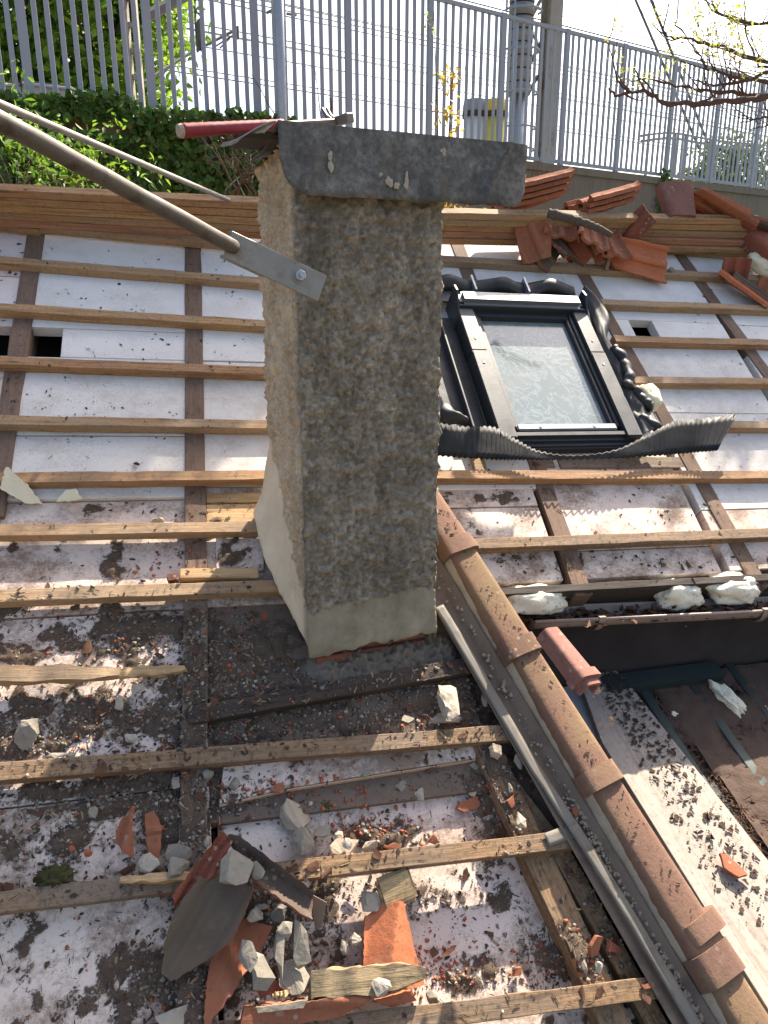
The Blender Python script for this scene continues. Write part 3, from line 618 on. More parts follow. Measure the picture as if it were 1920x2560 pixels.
# ---------------------------------------------------------------- shape helpers for lumps, chunks, tiles
def lump_mesh(r, seed, amp=.35, fq=1.6, sub=4):
    bm = bmesh.new(); bmesh.ops.create_icosphere(bm, subdivisions=sub, radius=1)
    for q in bm.verts:
        d = q.co.normalized(); d = Vector([math.copysign(abs(e_) ** .75, e_) for e_ in d]); k = 1 + amp * mnoise.noise(d * fq + Vector((seed, 0, 0))) + amp * .5 * mnoise.noise(d * fq * 2.7 + Vector((0, seed, 0))) + amp * .2 * mnoise.noise(d * fq * 7)
        q.co = Vector((d.x * r[0], d.y * r[1], d.z * r[2])) * k
    me = bpy.data.meshes.new('lump'); bm.to_mesh(me); bm.free(); return smooth(me)
def chunk_mesh(r, seed, n=15, flat=False):
    R = random.Random(seed); bm = bmesh.new()
    for i in range(n):
        p = Vector((R.gauss(0, 1), R.gauss(0, 1), R.gauss(0, 1))).normalized()
        if flat: p.z = math.copysign(max(.7, abs(p.z)), p.z)
        s = R.uniform(.8, 1.1); bm.verts.new((p.x * r[0] * s, p.y * r[1] * s, p.z * r[2] * s))
    res = bmesh.ops.convex_hull(bm, input=bm.verts)
    bmesh.ops.delete(bm, geom=[e for e in set(res['geom_interior'] + res['geom_unused']) if isinstance(e, bmesh.types.BMVert)], context='VERTS')
    bmesh.ops.dissolve_limit(bm, angle_limit=math.radians(9), verts=bm.verts, edges=bm.edges)
    bmesh.ops.triangulate(bm, faces=bm.faces)
    bmesh.ops.subdivide_edges(bm, edges=bm.edges, cuts=2, use_grid_fill=True)
    m_ = min(r)
    for q in bm.verts:
        c = q.co * (1.5 / m_) ; q.co += Vector((mnoise.noise(c + Vector((seed, 0, 0))), mnoise.noise(c + Vector((0, seed, 0))), mnoise.noise(c + Vector((0, 0, seed))))) * m_ * .16
    me = bpy.data.meshes.new('chunk'); bm.to_mesh(me); bm.free(); return me

# ---------------------------------------------------------------- hip of ridge tiles, its flashing, the lower side
HN = .085
ha = Vector(on(1107, 1290, HN)); hb_ = Vector(on(1868, 2520, HN)); hdv = (hb_ - ha); HLN = hdv.length; hdv /= HLN; hang = math.atan2(hdv.y, hdv.x)
def hip_s(x, y): return (Vector(on(x, y, HN)) - ha).dot(hdv)
def hm_(s, off=0.0, n=0.0): p = ha + hdv * s + Vector((-hdv.y, hdv.x)) * off; return rmat(p.x, p.y, n, hang)
def hip_profile(w, hh, k=14):
    pts = []
    for i in range(k + 1):
        a = math.pi * i / k; c, s = math.cos(a), math.sin(a)
        e = .42; pts.append((w * math.copysign(abs(c) ** e, c), hh * (s ** .36 if s > 1e-6 else 0)))
    return pts
def hip_shell(L0, L1, w0, w1, h0, h1, th=.014, nx=6, ex=.5):
    V = []; F = []; P0 = hip_profile(1, 1); k = len(P0)
    for layer in (0, 1):
        for i in range(nx + 1):
            t = i / nx; w_ = w0 + (w1 - w0) * t - layer * th; hh = h0 + (h1 - h0) * t - layer * th
            for (a, b) in P0: V.append((L0 + (L1 - L0) * t, a * w_, b * hh))
    n = (nx + 1) * k
    for i in range(nx):
        for j in range(k - 1):
            a = i * k + j; F.append((a, a + 1, a + k + 1, a + k)); b = n + a; F.append((b, b + k, b + k + 1, b + 1))
    for j in range(k - 1):
        F.append((j, n + j, n + j + 1, j + 1)); e = nx * k + j; F.append((e, e + 1, n + e + 1, n + e))
    for i in range(nx):
        for j in (0, k - 1): a = i * k + j; F.append((a, a + k, n + a + k, n + a) if j == 0 else (a, n + a, n + a + k, a + k))
    return smooth(MB().add(V, F).mesh('hip'), 50)
sc_ = [hip_s(1105, 1275) - .1, hip_s(1148, 1378), hip_s(1313, 1632), hip_s(1535, 1950), hip_s(1825, 2440), hip_s(1825, 2440) + .45]
print('hip spacing', sc_, HLN)
HW = .070; HH = .082
for k in range(len(sc_) - 1):
    s0, s1 = sc_[k], sc_[k + 1]; L = s1 - s0
    t = obj('hip_tile', hip_shell(-.03, L - .0, HW - .004, HW + .004, HH - .006, HH + .002), 'clay_hip', RF, hm_(s0, random.uniform(-.004, .004), .005) @ Matrix.Rotation(random.uniform(-.012, .012), 4, 'Z'))
    cw = .075 if k < 3 else .10
    c = obj('collar', hip_shell(L - cw * .9, L + .006, HW + .012, HW + .014, HH + .010, HH + .013, .026, 3), 'clay_hip_collar', t, WORLD[t.name])
    if k == 3: obj('collar', hip_shell(L - cw - .075, L - cw - .012, HW + .013, HW + .013, HH + .01, HH + .012, .026, 3), 'clay_hip_collar', t, WORLD[t.name] @ Matrix.Rotation(.05, 4, 'Z'))
# mortar bedding along the left flank of the hip tiles, crumbling
V = []; F = []; nn = 260; LT = sc_[-1]
for i in range(nn + 1):
    s = -.15 + (LT + .2) * i / nn
    for j, (o_, z) in enumerate(((-HW - .045, -.03), (-HW - .02, .0), (-HW - .006, .035), (-HW + .006, .062), (-HW + .03, .06))):
        q = mnoise.noise((s * 14, j * .9, 2)) * .012 + mnoise.noise((s * 40, j * 1.9, 5)) * .006
        V.append((s, o_ + (q if j in (1, 2) else q * .4), z + q * .8))
for i in range(nn):
    for j in range(4): a = i * 5 + j; F.append((a, a + 5, a + 6, a + 1))
obj('hip_mortar', smooth(fast_mesh('hip_mortar', V, F)), 'plaster_tan', RF, hm_(0, 0, 0))
# folded brown sheet and lead strip on the battens' side
def hstrip(name, pxs, w, n, mat, th=.004, wob=.0018):
    P = [Vector(on(x, y, n)) for x, y in pxs]; V = []; F = []; k = 0
    pts = []
    for i in range(len(P) - 1):
        for q in range(12): pts.append(P[i].lerp(P[i + 1], q / 12))
    pts.append(P[-1])
    for i, p in enumerate(pts):
        d = (pts[min(i + 1, len(pts) - 1)] - pts[max(0, i - 1)]).normalized(); nr = Vector((-d.y, d.x))
        for j in range(4):
            t = j / 3 - .5; wv = wob * mnoise.noise((i * .3, j * .7, w * 50)); q = p + nr * (w * t + wv * .6); V.append(roof(q.x, q.y, n + wv))
    for i in range(len(pts) - 1):
        for j in range(3): a = i * 4 + j; F.append((a, a + 4, a + 5, a + 1))
    o = obj(name, fast_mesh(name, V, F), mat, RF, Matrix.Identity(4)); md = o.modifiers.new('t', 'SOLIDIFY'); md.thickness = th; md.offset = -1; return o
hstrip('lead_strip', [(1098, 1515), (1150, 1600), (1335, 1915), (1440, 2075)], .040, .022, 'flash_lead')
hstrip('lead_strip', [(1432, 2062), (1545, 2238), (1740, 2562), (1800, 2660)], .040, .028, 'flash_lead')
hstrip('lead_tab', [(1366, 2100), (1450, 2070)], .045, .008, 'flash_lead', .002, .001)
V = []; F = []
for i in range(61):
    s = -.12 + (LT + .2) * i / 60
    for j, (o_, z) in enumerate(((-.215, .012), (-.15, -.012), (-.12, -.02), (-.09, .03))):
        V.append((s, o_, z + .003 * mnoise.noise((s * 5, j, 3))))
for i in range(60):
    for j in range(3): a = i * 4 + j; F.append((a, a + 4, a + 5, a + 1))
o = obj('valley_sheet', smooth(fast_mesh('valley_sheet', V, F)), 'flash_brown', RF, hm_(0, 0, 0)); o.modifiers.new('t', 'SOLIDIFY').thickness = .003
# closing board under the hip on the lower side
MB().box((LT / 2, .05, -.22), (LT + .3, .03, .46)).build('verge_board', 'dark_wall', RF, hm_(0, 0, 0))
MB().box((LT / 2, .0, -.06), (LT + .3, .12, .10)).build('hip_rafter', 'wood_dark', RF, hm_(0, 0, 0))

# ---------------------------------------------------------------- eave on the right: dark wall, gutter
g0 = on3(1338, 1556, -.075); g1 = on3(1920, 1528, -.075); gd = (g1 - g0).normalized(); gb = Vector((RV.x, RV.y, 0)).normalized(); gb = (gb - gd * gb.dot(gd)).normalized()
gup = gd.cross(gb); GR = .062; GL = (g1 - g0).length + .9
gm = Matrix.Translation(g0) @ Matrix((gd, gb, gup)).transposed().to_4x4()      # x along, y back to the wall, z up; origin = front lip
gut = empty('gutter', gm, 'brown half round metal gutter along the right eave full of dead leaves', 'gutter')
V = []; F = []; nx = 30; ns = 16
for i in range(nx + 1):
    x = GL * i / nx; dz = .002 * mnoise.noise((x * 2, 0, 0))
    for j in range(ns + 1):
        a = math.pi * j / ns; V.append((x, GR - GR * math.cos(a), -GR * math.sin(a) + dz + (.02 * j / ns)))
for i in range(nx):
    for j in range(ns): a = i * (ns + 1) + j; F.append((a, a + 1, a + ns + 2, a + ns + 1))
o = obj('trough', smooth(fast_mesh('trough', V, F)), 'gutter_brown', gut, gm); o.modifiers.new('t', 'SOLIDIFY').thickness = .0025
MB().tube([(0, -.002, .002), (GL / 3, -.002, .002), (GL, -.002, .002)], .0085, 10).build('lip', 'gutter_brown', gut, gm, True)
V = [(0, GR - GR * math.cos(math.pi * j / 12), -GR * math.sin(math.pi * j / 12)) for j in range(13)]; MB().add(V, [tuple(range(13))]).add([(q[0] + .003, q[1], q[2]) for q in V], [tuple(range(12, -1, -1))]).build('end_cap', 'gutter_brown', gut, gm)
for x in (.31, 1.15):
    p = [(x, GR - (GR + .006) * math.cos(math.pi * j / 12), -(GR + .006) * math.sin(math.pi * j / 12)) for j in range(13)]
    V = []; F = []
    for q in p:
        for s_ in (-.014, .014): V.append((q[0] + s_, q[1], q[2]))
    o = obj('bracket', smooth(fast_mesh('bracket', V, [(2 * j, 2 * j + 1, 2 * j + 3, 2 * j + 2) for j in range(12)])), 'gutter_brown', gut, gm); o.modifiers.new('t', 'SOLIDIFY').thickness = .004
    MB().box((x, -.004, .006), (.03, .02, .02)).build('clip', 'gutter_brown', gut, gm)
MB().tube([(.72, GR, -.0), (.76, GR, 0)], [.0, .0], 6)
V = [(.70 + .045, 2 * GR + .004, .02), (.64, 2 * GR + .004, .0), (.82, 2 * GR + .004, .0), (.745, 2 * GR + .004, .05)]
for x in (.24,): MB().prism([(x - .05, .0), (x + .05, .0), (x + .018, .022), (x + .014, .05), (x - .014, .05), (x - .018, .022)], 0, .003).build('strap', 'gutter_brown', gut, gm @ T((0, 2 * GR + .02, .018)) @ Matrix.Rotation(math.pi / 2, 4, 'X'))
# wall below the eave
wp = gm @ Vector((0, 2 * GR + .05, 0)); wm = Matrix.Translation(wp) @ Matrix((Vector((gd.x, gd.y, 0)).normalized(), Vector((gb.x, gb.y, 0)).normalized(), Vector((0, 0, 1)))).transposed().to_4x4()
hw = empty('house_wall', wm @ T((1, 0, -1.5)), 'dark shaded house wall under the gutter', 'wall')
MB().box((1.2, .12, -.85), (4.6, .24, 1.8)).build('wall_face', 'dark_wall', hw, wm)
MB().box((1.2, -.02, -.02), (4.4, .03, .16)).build('fascia', 'wood_dark', hw, wm)
# green sheet roof below: plane through the foot of the wall, falling towards the viewer
wn_ = wm.to_3x3() @ Vector((0, 1, 0)); rr = ray(1620, 1692); tt_ = (wp - CAM).dot(wn_) / rr.dot(wn_); G0 = CAM + rr * tt_
gx = (wm.to_3x3() @ Vector((1, 0, 0))); GA = math.radians(20); gv = (wm.to_3x3() @ Vector((0, 1, 0))) * math.cos(GA) + Vector((0, 0, 1)) * math.sin(GA); gn = gx.cross(gv)
def gon(x, y, n=0.0):
    d = ray(x, y); t = ((G0 - CAM).dot(gn) + n) / d.dot(gn); p = CAM + d * t - G0; return Vector((p.dot(gx), p.dot(gv)))
GM = Matrix.Translation(G0) @ Matrix((gx, gv, gn)).transposed().to_4x4()
gr = empty('green_metal_roof', GM, 'lower roof of dark green ribbed metal sheet below the hip', 'roof')
MB().box((.8, -1.45, -.02), (4.6, 2.95, .03)).build('sheet', 'green_sheet', gr, GM)
rb = bevel(MB().prism([(-.035, 0), (.035, 0), (.022, .028), (-.022, .028)], 0, 2.9).mesh('rib'), .003)
u_rib = gon(1650, 1800).x
for k in range(-3, 8): obj('rib', rb, 'green_sheet', gr, GM @ T((u_rib + .26 * k, -2.9, -.006)) @ Matrix.Rotation(-math.pi / 2, 4, 'X') @ Matrix.Rotation(math.pi, 4, 'Z') @ Matrix.Rotation(math.pi, 4, 'Y') @ T((0, 0, -2.9)) if False else GM @ Matrix(((1, 0, 0, u_rib + .26 * k), (0, 0, -1, 0), (0, 1, 0, -.006), (0, 0, 0, 1))))
MB().box((.35, -.05, .03), (.62, .09, .06)).build('wall_flashing', 'green_sheet', gr, GM @ T((gon(1610, 1690).x - .3, 0, 0)))
def gpoly(name, pts, n, th, mat, parent):
    P = [gon(x, y, n) for x, y in pts]; c = sum(P, Vector((0, 0))) / len(P)
    d = (P[1] - P[0]); ang = math.atan2(d.y, d.x); ca, sa = math.cos(-ang), math.sin(-ang)
    me = MB().prism([((p.x - c.x) * ca - (p.y - c.y) * sa, (p.x - c.x) * sa + (p.y - c.y) * ca) for p in P], -th, 0).mesh(name); bevel(me, .002)
    return obj(name, me, mat, parent, GM @ T((c.x, c.y, n)) @ Matrix.Rotation(ang, 4, 'Z'))
o = gpoly('plank', [(1920 + 60, 2620), (1505, 1855), (1440, 1676), (1530, 1665), (1573, 1710), (1793, 1988), (1920, 2150), (2150, 2460)], .055, .03, 'wood_bleached', None)
tag(o, 'wide bleached plank scattered with debris between hip tiles and green roof', 'plank')
gpoly('edge_sheet', [(1960, 2700), (1400, 1720), (1470, 1700), (1580, 1925), (1840, 2310), (2100, 2700)], .02, .004, 'grey_sheet', gr)
# loose spare ridge tile lying beside the hip
t0 = at(1368, 1606, 2.62); t1 = at(1452, 1716, 2.50); td = (t1 - t0).normalized(); side_ = Vector((1, -.1, .05)); side_ = (side_ - td * side_.dot(td)).normalized()
tm = Matrix.Translation(t0) @ Matrix((td, td.cross(side_).cross(td) * 1, td.cross(side_))).transposed().to_4x4()
zt_ = (Vector((.42, -.35, .84)) - td * Vector((.42, -.35, .84)).dot(td)).normalized(); tm = Matrix.Translation(t0) @ Matrix((td, zt_.cross(td), zt_)).transposed().to_4x4()
e = empty('loose_ridge_tile', tm, 'plum brown spare ridge tile lying askew beside the hip below the gutter', 'roof tile')
LL = (t1 - t0).length
obj('shell', hip_shell(-.02, LL, .04, .045, .056, .06), 'clay_plum', e, tm); obj('collar', hip_shell(LL - .024, LL + .008, .053, .055, .069, .07, .022, 3), 'clay_plum', e, tm); obj('spigot', hip_shell(LL + .008, LL + .032, .04, .039, .056, .054, .012, 2), 'clay_plum', e, tm)

# ---------------------------------------------------------------- roof window
SU0, SU1, SV0, SV1 = 1.475, 2.255, 2.175, 3.20
su = (SU0 + SU1) / 2; sv = (SV0 + SV1) / 2; SW = SU1 - SU0; SH = SV1 - SV0
sm_ = rmat(su, sv, -.02, .02, .03)
sky_w = empty('roof_window', sm_, 'dark grey framed roof window with sun on its obscured glass', 'roof window')
def sp(name, bx_, mat, bev=.004, parent=None, n0=0):
    mb = MB()
    for c, d in bx_: mb.box(c, d)
    me = mb.mesh(name); bevel(me, bev, 2); return obj(name, me, mat, parent or sky_w, sm_)
x0, x1, y0, y1 = -SW / 2, SW / 2, -SH / 2, SH / 2; RWd = .088
for s_ in (-1, 1):
    cx_ = s_ * (SW / 2 - RWd / 2)
    for (ya, yb, z) in ((y0 + .02, y0 + .60, .088), (y0 + .603, y1 - .03, .085)):
        r = sp('side_cladding', [((cx_, (ya + yb) / 2, z - .05), (RWd, yb - ya, .10))], 'frame_grey')
        for yy in ((yb - .09,) if z > .086 else (ya + .085,)):
            MB().tube([(cx_, yy, z + .0005), (cx_, yy, z + .003)], [.008, .006], 10).build('screw', 'galvanised', r, sm_)
    sp('sash_rail', [((s_ * (SW / 2 - RWd - .012), .02, .03), (.022, SH - .16, .07))], 'frame_grey', .003)
    sp('sash_groove', [((s_ * (SW / 2 - RWd - .034), .02, .02), (.018, SH - .18, .07))], 'frame_grey', .003)
sp('bottom_cladding', [((0, y0 + .045, .045), (SW - .02, .06, .07))], 'frame_grey', .02); sp('bottom_sill', [((0, y0 + .01, .015), (SW - .03, .05, .06))], 'frame_grey', .01)
lb_ = sp('sash_bottom', [((0, y0 + .098, .055), (SW - 2 * RWd - .05, .04, .03))], 'frame_silver', .006)
for xx in (-.15, .15): MB().tube([(xx, y0 + .098, .0705), (xx, y0 + .098, .073)], [.008, .007], 10).build('screw', 'galvanised', lb_, sm_)
sp('sash_top', [((0, y1 - .12, .035), (SW - 2 * RWd - .05, .05, .05))], 'frame_grey', .004)
hd_ = sp('hood', [((0, y1 - .045, .082), (SW - .035, .10, .075))], 'frame_silver', .022)
sp('hood_lip', [((0, y1 - .10, .075), (SW - .02, .016, .045))], 'frame_grey', .004, hd_)
for s_ in (-1, 1): MB().prism([(y1 - .17, -.05), (y1 + .02, -.05), (y1 + .02, .13), (y1 - .03, .14), (y1 - .12, .09), (y1 - .17, .04)], s_ * SW / 2 - .004, s_ * SW / 2 + .006).build('hood_end', 'frame_grey', hd_, sm_ @ Matrix(((0, 0, 1, 0), (1, 0, 0, 0), (0, 1, 0, 0), (0, 0, 0, 1))))
GZ = .032
MB().box((0, -.005, GZ - .01), (SW - 2 * RWd - .05, SH - .2, .012)).build('pane', 'glass_obscured', sky_w, sm_)
sp('side_tray', [((x0 - .11, -.05, .0), (.20, SH - .1, .006))], 'rubber', .002); sp('tray_fold', [((x0 - .10, -.05, .022), (.012, SH - .12, .045))], 'frame_grey', .003)
sp('head_tray', [((-.1, y1 + .05, .02), (SW + .2, .09, .01))], 'frame_grey', .003)
# wavy black membrane at the head
def ribbon(name, up, lo, mat, parent, ny=8, corr=0.0, pitch=.02, ext=.02, dens=None, curl=0.0, nup=.1, nlo=.03, seed=0, th=.003, wob=.006):
    """up/lo: lists of (px,py,n)"""
    def res(L, t):
        q = t * (len(L) - 1); i = min(int(q), len(L) - 2); f = q - i
        a = [Vector((*on(p[0], p[1], p[2]), p[2])) for p in (L[max(i - 1, 0)], L[i], L[i + 1], L[min(i + 2, len(L) - 1)])]
        return .5 * ((2 * a[1]) + (a[2] - a[0]) * f + (2 * a[0] - 5 * a[1] + 4 * a[2] - a[3]) * f * f + (3 * a[1] - a[0] - 3 * a[2] + a[3]) * f ** 3)
    nx = dens or 120; V = []; F = []
    for i in range(nx + 1):
        A = res(up, i / nx); B = res(lo, i / nx)
        for j in range(ny + 1):
            t = j / ny; p = B.lerp(A, t); p.z += curl * math.sin(math.pi * t)
            w_ = wob * mnoise.noise((i * (.13 if corr else .075), j * .35, seed)); p.z += w_ + corr * math.cos(math.pi * i) ; p.x += w_ * .5
            V.append(roof(p.x, p.y, p.z))
    for i in range(nx):
        for j in range(ny): a = i * (ny + 1) + j; F.append((a, a + ny + 1, a + ny + 2, a + 1))
    me = fast_mesh(name, V, F)
    if not corr: smooth(me)
    o = obj(name, me, mat, parent, Matrix.Identity(4)); md = o.modifiers.new('t', 'SOLIDIFY'); md.thickness = th; return o
ribbon('corrugated_apron', [(1040, 1048, .09), (1088, 1056, .085), (1160, 1066, .07), (1235, 1068, .06), (1290, 1098, .055), (1350, 1128, .05), (1440, 1138, .05), (1540, 1124, .055), (1620, 1086, .07), (1690, 1052, .09), (1760, 1046, .10), (1843, 1034, .115)],
       [(1040, 1134, .02), (1085, 1138, .02), (1160, 1144, .02), (1235, 1148, .022), (1290, 1149, .03), (1350, 1149, .038), (1440, 1148, .042), (1540, 1145, .04), (1620, 1140, .035), (1690, 1135, .035), (1745, 1130, .045), (1792, 1126, .06)], 'apron', sky_w, 5, .0055, dens=124, wob=.002)
def wave_membrane(pts, name, r=.03, mat='rubber', seed=0, flat=.6):
    P = []
    for (x, y, n) in pts: u, v_ = on(x, y, n); P.append(Vector((u, v_, n)))
    path = []; rad = []
    for i in range(len(P) - 1):
        for q in range(10):
            t = q / 10; p = P[i].lerp(P[i + 1], t); k = i * 10 + q; w_ = mnoise.noise((k * .22, seed, 0)); path.append(roof(p.x + .01 * w_, p.y, p.z + .012 * w_)); rad.append(r * (1 + .45 * mnoise.noise((k * .25, seed, 4))))
    return MB().tube(path, rad, 12).build(name, mat, sky_w, None, True)
# head flashing hump row
V = []; F = []; nx = 110
for i in range(nx + 1):
    t = i / nx; x = x0 - .17 + (SW + .20) * t; hump = .5 + .5 * math.cos(t * 2 * math.pi * 3.05 + 2.6)
    for j, (yy, z) in enumerate(((y1 + .085, .02), (y1 + .105, .032 + .034 * hump), (y1 + .15, .045 + .040 * hump), (y1 + .19, .025 + .02 * hump), (y1 + .20, .01))):
        V.append((x, yy + .012 * hump + .006 * mnoise.noise((t * 9, j, 1)), z + .007 * mnoise.noise((t * 14, j * .5, 3))))
for i in range(nx):
    for j in range(4): a = i * 5 + j; F.append((a, a + 5, a + 6, a + 1))
o = obj('head_flashing', smooth(fast_mesh('head_flashing', V, F)), 'rubber', sky_w, sm_); o.modifiers.new('t', 'SOLIDIFY').thickness = .004
for t in (.34, .675): MB().box((x0 - .17 + (SW + .2) * t, y1 + .13, .04), (.012, .12, .05)).build('clip', 'galvanised', sky_w, sm_)
# crumpled black membrane down the right side
ribbon('side_membrane', [(1462, 712, .05), (1498, 745, .045), (1524, 800, .05), (1520, 850, .035), (1545, 885, .045), (1562, 930, .05), (1572, 965, .04), (1592, 992, .04), (1622, 1020, .04), (1634, 1050, .04), (1650, 1075, .035)],
       [(1450, 735, .03), (1470, 775, .03), (1482, 815, .03), (1494, 850, .03), (1510, 890, .03), (1528, 930, .03), (1540, 965, .03), (1556, 1000, .03), (1575, 1035, .03), (1590, 1065, .03), (1600, 1090, .03)], 'rubber', sky_w, 10, 0, dens=110, curl=.025, wob=.016, seed=3)
wave_membrane([(1535, 870, .06), (1560, 900, .07), (1572, 940, .07), (1570, 975, .06)], 'membrane_roll', .028, seed=2); wave_membrane([(1585, 975, .05), (1610, 1000, .06), (1632, 1020, .06)], 'membrane_roll', .026, seed=5); wave_membrane([(1600, 1040, .04), (1635, 1062, .05), (1660, 1078, .04)], 'membrane_roll', .025, seed=8)
ribbon('left_membrane', [(1098, 990, .05), (1130, 1020, .06), (1165, 1045, .05)], [(1098, 1060, .03), (1120, 1066, .03), (1170, 1070, .03)], 'rubber', sky_w, 6, 0, dens=30, curl=.04, wob=.03, seed=9)
# squeezed-out foam by the window, foam in the gutter and on the green roof
def foam(label, p, r, mw3, seed, amp=.28, mat='foam', name='foam_lump'):
    o = obj(name, lump_mesh(r, seed, amp), mat, None, Matrix.Translation(p) @ mw3.to_4x4()); return tag(o, label, 'foam')
foam('smooth bulging pale yellow foam ball squeezed out beside the roof window', on3(1622, 995, .02), (.055, .075, .055), RROT, 3, .15, 'foam_yellow')
G3 = gm.to_3x3()
def gat(x, y, back, lift=0.0):     # point on the vertical plane at a given distance behind the gutter's lip
    nrm = G3 @ Vector((0, 1, 0)); c = gm @ Vector((0, back, 0)); r = ray(x, y); return CAM + r * ((c - CAM).dot(nrm) / r.dot(nrm)) + Vector((0, 0, lift))
foam('bluish white foam slab in the gutter next to the hip tiles', gat(1325, 1498, .11), (.15, .075, .062), G3, 11)
foam('white foam lump in the gutter at its middle', gat(1690, 1486, .11), (.105, .075, .065), G3, 21)
foam('longer foam lump in the gutter at the right picture edge', gat(1828, 1470, .11), (.135, .075, .062), G3, 31)
W3 = GM.to_3x3(); q = gon(1818, 1745, .03)
foam('upright torn white foam piece on the green metal roof', GM @ Vector((q.x, q.y, .03)), (.032, .085, .03), W3 @ Matrix.Rotation(.25, 3, 'Z'), 41, .55)
q = gon(1685, 1787, .01); foam('tiny white foam crumb on the green metal roof left of the torn piece', GM @ Vector((q.x, q.y, .012)), (.014, .016, .012), W3, 51, .4)
q = gon(1917, 1775, .01); foam('tiny white foam crumb on the green roof at the picture edge', GM @ Vector((q.x, q.y, .012)), (.014, .02, .012), W3, 61, .4)
# ---------------------------------------------------------------- vegetation and railway behind the roof
def leaves(name, C, size, mat, parent=None, nrm=None, spread=1.0, aspect=.62, seed=0, smooth_=False, mw=None):
    R = np.random.default_rng(seed); n = len(C); C = np.asarray(C, float)
    d = R.normal(size=(n, 3)); 
    if nrm is not None: d = d * spread + np.asarray(nrm)
    d /= np.linalg.norm(d, axis=1)[:, None]; a = np.cross(d, R.normal(size=(n, 3))); a /= np.linalg.norm(a, axis=1)[:, None]; b = np.cross(d, a)
    s = (size * R.uniform(.6, 1.3, n))[:, None]
    V = np.empty((n, 6, 3)); V[:, 0] = C - a * s * .5; V[:, 1] = C - b * s * aspect * .5 - a * s * .1 + d * s * .08; V[:, 2] = C - b * s * aspect * .3 + a * s * .28 + d * s * .05
    V[:, 3] = C + a * s * .55 - d * s * .06; V[:, 4] = C + b * s * aspect * .3 + a * s * .28 + d * s * .05; V[:, 5] = C + b * s * aspect * .5 - a * s * .1 + d * s * .08
    i = np.arange(n)[:, None] * 6; F = np.concatenate([i + [0, 1, 2, 3], i + [0, 3, 4, 5]], 0)
    return obj(name, fast_mesh(name, V.reshape(-1, 3), F), mat, parent, mw)
def branchy(mb, p, d, L, r, lev, R, tips, bend=.25, kids=3, up=.0):
    n = 6; path = [Vector(p)]; dd = Vector(d).normalized()
    for i in range(n):
        dd = (dd + Vector((R.gauss(0, bend), R.gauss(0, bend), R.gauss(0, bend) + up)) * .45).normalized(); path.append(path[-1] + dd * (L / n))
    mb.tube(path, [max(.0015, r * (1 - .75 * i / n)) for i in range(n + 1)], 6 if lev > 1 else 4, cap=False)
    tips.append(path[-1])
    if lev > 0:
        for k in range(kids):
            i = R.randint(2, n); q = Vector((R.gauss(0, 1), R.gauss(0, 1), R.gauss(0, 1) + up * 2)).normalized()
            branchy(mb, path[i], (dd * .8 + q * .8), L * R.uniform(.45, .7), r * .5, lev - 1, R, tips, bend, kids, up)
# big chestnut behind the fence, left
R = random.Random(5); tb = at(120, 300, 13.0); tm_ = T((tb.x, tb.y, FB - .1))
tree = empty('chestnut_tree', tm_, 'big leafy green tree behind the railing on the left', 'tree')
mb = MB(); tips = []; base = Vector((tb.x, tb.y, FB - .1)); mb.tube([base, base + Vector((.1, 0, 1.2)), base + Vector((-.1, .1, 2.6))], [.24, .2, .17], 10)
for k in range(7):
    a = k * 2.4; branchy(mb, base + Vector((0, 0, 1.0 + .35 * k)), (math.cos(a), math.sin(a), .7), 2.6, .09, 2, R, tips, .3, 3, .1)
obj('trunk', mb.mesh('trunk', True), 'bark', tree, None)
CL = []; cc = np.array(base) + np.array((-1.0, .5, 3.1)); rr_ = np.random.default_rng(4)
for k in range(560):
    q = rr_.normal(size=3); q /= np.linalg.norm(q); rad = rr_.uniform(.5, 1) ** .5; c = cc + q * rad * np.array((3.15, 2.6, 3.6)) * (1 + .25 * (vnoise(q[None] * 2.2 + 9, 3)[0] - .5))
    if c[2] < FB - .2: continue
    m_ = rr_.integers(60, 120); CL.append(c + rr_.normal(size=(m_, 3)) * np.array((.36, .36, .24)) * rr_.uniform(.6, 1.2))
leaves('crown', np.concatenate(CL), .185, 'leaf_chestnut', tree, np.array((0, -.3, .6)), 1.0, .55, 3)
# ivy hanging over the wall
rr_ = np.random.default_rng(8); n = 26000; s_ = rr_.uniform(-3.2, 3.7, n); z_ = rr_.uniform(-2.6, .02, n)
keep = fbm(np.stack([s_ * 1.3, z_ * 1.3], 1), 3, 4) > np.interp(s_, [-3.2, 1.9, 3.0, 3.5, 3.7], [.0, .0, .25, .45, .65]); s_ = s_[keep]; z_ = z_[keep]
thick = .03 + .22 * fbm(np.stack([s_ * 2.2, z_ * 2.2], 1), 3, 9) * rr_.uniform(.35, 1, len(s_)); z_ = z_ + np.where(z_ > -.25, .12 * vnoise(np.stack([s_ * 3, s_ * 0], 1), 2), 0)
C = np.array([tuple(fpt(a, -.05 - t, z)) for a, t, z in zip(s_, thick, z_)])
o = leaves('ivy', C, .085, 'leaf_ivy', None, np.array(tuple(FNRM + Vector((0, 0, .35)))) * 1.4, .8, .9, 5); tag(o, 'dense dark green ivy covering the left half of the wall', 'ivy', kind='stuff')
C = np.array([tuple(fpt(9.64 + rr_.normal() * .06 * (1 + t), -.07 - rr_.uniform(0, .05), -1.5 * t + .1)) for t in rr_.uniform(0, 1, 420)])
o = leaves('ivy_strand', C, .06, 'leaf_ivy', None, np.array(tuple(FNRM)) * 1.4, .8, .9, 6); tag(o, 'narrow ivy strand hanging down the bare concrete wall on the right', 'ivy', kind='stuff')
